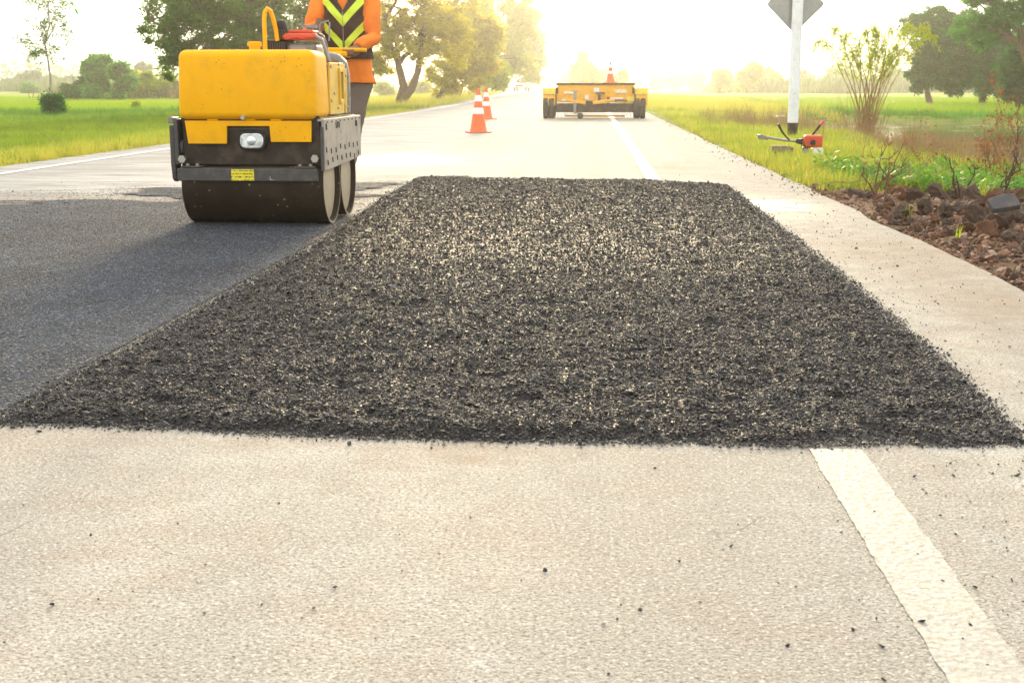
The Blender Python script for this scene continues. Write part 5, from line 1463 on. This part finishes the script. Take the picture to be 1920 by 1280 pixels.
# joints (local): z up, -y towards the roller
sL = Vector((-.152, .02, 1.345)); sR = Vector((.152, .02, 1.345))          # picture left / right shoulders
hL = wp(599, 47, RY + 1.09); hR = wp(657, 97, RY + 1.205)                  # hands
eL = Vector((-.215, -.12, 1.105)); eR = Vector((.185, -.08, 1.06))
wL = hL + (eL - hL).normalized() * .075; wR = hR + (eR - hR).normalized() * .075
hip = Vector((0, .05, .86))
# body
m = MB()
head = Vector((0, -.01, 1.60))
loft(m, [sect((0, .03 + dy, z), rx, ry) for z, rx, ry, dy in ((.80, .145, .10, 0), (.90, .155, .105, 0), (1.0, .135, .095, -.005), (1.15, .145, .10, -.01), (1.28, .155, .10, -.01), (1.37, .13, .08, 0), (1.42, .06, .055, 0))])
loft(m, [sect((0, .015, z), r_, r_) for z, r_ in ((1.36, .06), (1.42, .052), (1.50, .055))])
loft(m, [sect((0, head.y + dy, z), rx, ry) for z, rx, ry, dy in ((1.485, .03, .035, -.03), (1.51, .052, .062, -.02), (1.55, .066, .082, -.005), (1.60, .073, .092, 0), (1.65, .073, .092, .005), (1.69, .058, .075, .008), (1.715, .03, .04, .01))])
m.tube([(0, -.098, 1.605), (0, -.118, 1.58), (0, -.10, 1.572)], [.010, .016, .012], 8)            # nose
m.tube([(-.022, -.088, 1.545), (0, -.096, 1.543), (.022, -.088, 1.545)], [.007, .009, .007], 8)     # lips
for s in (-1, 1):
    m.tube([(s * .073, .0, 1.575), (s * .083, .01, 1.60), (s * .078, .008, 1.625)], [.010, .016, .010], 8)
    m.tube([(s * .015, -.09, 1.632), (s * .045, -.085, 1.634)], [.008, .007], 6)
    m.tube([(s * .02, -.084, 1.612), (s * .042, -.08, 1.612)], [.012, .011], 8)
for s, e, w in ((sL, eL, wL), (sR, eR, wR)):
    m.tube([s, s.lerp(e, .5), e, e.lerp(w, .5), w], [.045, .042, .036, .034, .024], 12)
def hand(m, w, c, fdir, curl, thumbdir, bar=.012):
    """palm from the wrist w to the grip c; fingers wrap round the bar whose direction is fdir"""
    pd = (c - w).normalized()
    side = fdir.normalized()
    up_ = curl.normalized()                                  # the way the back of the hand faces
    m.tube([w, w.lerp(c, .5) + up_ * .008, c + up_ * .012], [(.024, .02), (.040, .018), (.043, .016)], 12, upv=tuple(side))
    lens = (.068, .076, .072, .056)
    for i, L in enumerate(lens):
        o = side * ((i - 1.5) * .0205)
        k0 = c + o + up_ * .013 + pd * .004
        k1 = c + o + up_ * .016 + pd * .030; k2 = c + o - up_ * .008 + pd * (.034 + .002 * (i % 2)); k3 = c + o - up_ * .024 + pd * .012; k4 = c + o - up_ * .020 - pd * .006
        m.tube([k0, k1, k2, k3, k4], [.0105, .0098, .0092, .0085, .0065], 8)
    tb_ = w.lerp(c, .45) + side * -.030
    m.tube([tb_, tb_ + thumbdir * .030 - up_ * .008, c + side * -.045 * .4 + thumbdir * .028 - up_ * .022, c - up_ * .028 + thumbdir * .012], [.013, .012, .0105, .008], 8)
hand(m, wL, hL, Vector((0, 0, 1)), Vector((-.75, -.65, .1)), Vector((.2, -.3, .6)))
hand(m, wR, hR, Vector((-1, 0, 0)), Vector((0, -.25, 1)), Vector((.3, -.5, -.2)))
# legs: slight stride
fL = Vector((-.29, .30, .0)); fR = Vector((-.055, .06, .0))
kL = Vector((-.20, .05, .46)); kR = Vector((.012, .02, .46))
for hx, k_, f_ in ((-.08, kL, fL), (.085, kR, fR)):
    m.tube([(hx, .05, .86), Vector((hx, .05, .86)).lerp(k_, .5), k_, k_.lerp(f_ + Vector((0, 0, .08)), .4) + Vector((0, .01, 0)), f_ + Vector((0, 0, .08))], [.082, .070, .052, .050, .034], 14)
    m.tube([f_ + Vector((0, .04, .045)), f_ + Vector((0, -.05, .04)), f_ + Vector((.01, -.16, .025))], [.036, .040, .022], 10, flat=.9)
me_ = m.build('person', 'skin')
person = me_; person.location = W_; remesh(person, .0052, 3)
tag(person, 'worker in an orange long-sleeved shirt and dark reflective vest steering the roller', 'person')
# shirt
m = MB()
TS = [(.765, .184, .128, .012), (.80, .178, .125, .01), (.90, .158, .118, 0), (1.0, .150, .112, -.005), (1.10, .152, .113, -.01), (1.20, .163, .118, -.012), (1.30, .168, .115, -.01), (1.36, .150, .098, 0), (1.405, .085, .075, .005), (1.43, .062, .06, .005)]
loft(m, [sect((0, .03 + dy, z), rx, ry) for z, rx, ry, dy in TS])
for s, e, w in ((sL, eL, wL), (sR, eR, wR)):
    f = e.lerp(w, .5); d_ = (w - e).normalized()
    m.tube([s + Vector((0, 0, 0)), s.lerp(e, .3) + Vector((math.copysign(.012, s.x), 0, 0)), s.lerp(e, .7), e + Vector((math.copysign(.01, s.x), .02, -.01)), e.lerp(w, .35), e.lerp(w, .7), e.lerp(w, .90)], [.064, .065, .058, .055, .048, .042, .036], 16)
sh = m.build('shirt', 'cloth_orange', person); remesh(sh, .008, 3)
def fold_tex(o, amp, scale, seed=0):
    tx = bpy.data.textures.new('fold', 'CLOUDS'); tx.noise_scale = scale; tx.noise_depth = 2
    d = o.modifiers.new('folds', 'DISPLACE'); d.texture = tx; d.strength = amp; d.mid_level = .5; d.texture_coords = 'LOCAL'
fold_tex(sh, .026, .09)
# trousers
m = MB()
loft(m, [sect((0, .05, z), rx, ry) for z, rx, ry in ((.74, .135, .105), (.80, .146, .110), (.88, .140, .105), (.95, .125, .095))])
for hx, k_, f_ in ((-.08, kL, fL), (.085, kR, fR)):
    a_ = f_ + Vector((0, .01, .10))
    m.tube([(hx, .05, .86), Vector((hx, .05, .86)).lerp(k_, .35), Vector((hx, .05, .86)).lerp(k_, .75), k_, k_.lerp(a_, .5), a_], [.092, .092, .080, .074, .070, .066], 16)
tr = m.build('trousers', 'cloth_trousers', person); remesh(tr, .009, 2); fold_tex(tr, .022, .11)
for f_ in (fL, fR):
    m = MB()
    loft(m, [[(f_.x + x * w_, f_.y + y, z_) for x, y in [(math.cos(a) * .5, -.06 + math.sin(a) * l_ * .5) for a in np.linspace(0, 2 * math.pi, 20, endpoint=False)]] for z_, w_, l_ in ((.0, .098, .275), (.02, .104, .285), (.05, .098, .26), (.075, .085, .19))])
    m.tube([f_ + Vector((0, .015, .05)), f_ + Vector((0, .02, .15))], [.05, .052], 14)
    m.build('boot', 'boot', person)
# vest: a shell over the torso, open neck and arm holes, with chevron tapes
def torso(a, z, off):
    zs = [q[0] for q in TS]; rx = np.interp(z, zs, [q[1] for q in TS]) + off; ry = np.interp(z, zs, [q[2] for q in TS]) + off; dy = np.interp(z, zs, [q[3] for q in TS])
    ca, sa = math.cos(a), math.sin(a); e = 2 / 2.3
    return (math.copysign(abs(ca) ** e, ca) * rx, .03 + dy + math.copysign(abs(sa) ** e, sa) * ry, z)
def shell(name, inside, mat, off, parent, na=260, nz=190, z0=.90, z1=1.415, th=.004):
    V = []; idx = {}; Fc = []
    for j in range(nz + 1):
        for i in range(na):
            z = z0 + (z1 - z0) * j / nz; a = 2 * math.pi * i / na
            idx[i, j] = len(V); V.append(torso(a, z, off + .003 * math.sin(z * 60 + 3 * math.sin(a * 4))))
    for j in range(nz):
        for i in range(na):
            z = z0 + (z1 - z0) * (j + .5) / nz; a = 2 * math.pi * (i + .5) / na
            x, y, _ = torso(a, z, off)
            if inside(x, y, z): Fc.append((idx[i, j], idx[(i+1) % na, j], idx[(i+1) % na, j+1], idx[i, j+1]))
    m = MB(); m.v = V; m.f = Fc
    o = m.build(name, mat, parent)
    bm = bmesh.new(); bm.from_mesh(o.data); bmesh.ops.delete(bm, geom=[v for v in bm.verts if not v.link_faces], context='VERTS'); bm.to_mesh(o.data); bm.free()
    s = o.modifiers.new('thick', 'SOLIDIFY'); s.thickness = th; s.offset = 1
    return o
def in_vest(x, y, z):
    if z > 1.20 and abs(x) > .128 + .02 * (z - 1.2): return False                 # arm holes
    if y < .03: return abs(x) > (z - 1.235) * .52 if z > 1.235 else True             # V neck
    return z < 1.40
vest = shell('vest', in_vest, 'cloth_vest', .011, person, z0=.925)
def chev(zc, up, half, lo, hi):
    def f(x, y, z):
        if y > .0: return False
        c = zc + abs(x) * up
        return abs(z - c) < half and lo < abs(x) < hi
    return f
o = shell('reflective_tape', chev(1.165, 1.12, .034, .003, .135), 'tape_lime', .0185, vest, 260, 260, th=.0015)
o = shell('reflective_tape', chev(1.00, 1.05, .030, .004, .135), 'tape_lime', .0185, vest, 260, 260, th=.0015)
o = shell('reflective_tape', lambda x, y, z: y > .05 and .98 < z < 1.03, 'tape_lime', .0185, vest, 120, 120, th=.0015)
m = MB(); m.tube([torso(-math.pi / 2, z, .021) for z in np.linspace(.92, 1.23, 8)], .003, 5); m.build('zip', 'grey_metal', vest)
# hair and cap (above the frame)
m = MB(); loft(m, [sect((0, .012, z), rx, ry) for z, rx, ry in ((1.60, .078, .088), (1.65, .079, .095), (1.70, .064, .08), (1.728, .03, .04))]); m.build('cap', 'cloth_orange', person)
m = MB(); loft(m, [sect((0, -.10, z), .055, .05) for z in (1.652, 1.658)]); m.build('cap_peak', 'cloth_orange', person)
m = MB(); loft(m, [sect((0, .03, z), rx, ry) for z, rx, ry in ((1.53, .05, .055), (1.57, .074, .075), (1.61, .077, .08))]); m.build('hair', 'hair', person)

# ============================================================ AIR
m = MB(); m.b6(-2500, 2500, -50, 2900, -3.0, 24)
hz = bpy.data.materials.new('haze_air'); hz.use_nodes = True
ht = hz.node_tree; ht.nodes.clear()
pv = ht.nodes.new('ShaderNodeVolumePrincipled'); ho = ht.nodes.new('ShaderNodeOutputMaterial')
pv.inputs['Color'].default_value = (.98, .96, .92, 1); pv.inputs['Density'].default_value = .0010; pv.inputs['Anisotropy'].default_value = .87
ht.links.new(pv.outputs[0], ho.inputs['Volume'])
MATS['haze_air'] = hz
hazeo = m.build('haze', 'haze_air', None, smooth=False); hazeo['kind'] = 'stuff'
tag(hazeo, 'bright sunlit haze over the far road and fields', 'haze')

STUFF = dict(loose_asphalt_mix=('loose dark crumbly asphalt spread over the lane', 'asphalt'), rolled_asphalt_grains=('pressed grains in the freshly rolled asphalt', 'asphalt'),
    asphalt_crumbs=('black asphalt crumbs strewn on the old road', 'crumbs'), far_hedgerow=('low hedgerow growth in front of the distant trees', 'hedgerow'), rice_crop=('bright green young rice in the paddies', 'rice'), bank_weeds=('dark green weeds on the field banks', 'weeds'),
    leafy_weeds=('broad-leaved green weeds between dug soil and pond', 'weeds'), dry_reeds=('brown dry reeds along the pond edge', 'reeds'), far_brush=('brown brush beyond the left rice field', 'brush'),
    dirt_crumbs=('reddish crumbs of dug soil beside the road', 'soil'), edge_gravel=('grit along the right road edge', 'gravel'), verge_grass=('short green grass on the roadside verges', 'grass'))
for o in S.objects:
    s_ = o.name.split('.')[0]
    if o.parent is None and s_ in STUFF and 'label' not in o: tag(o, *STUFF[s_])
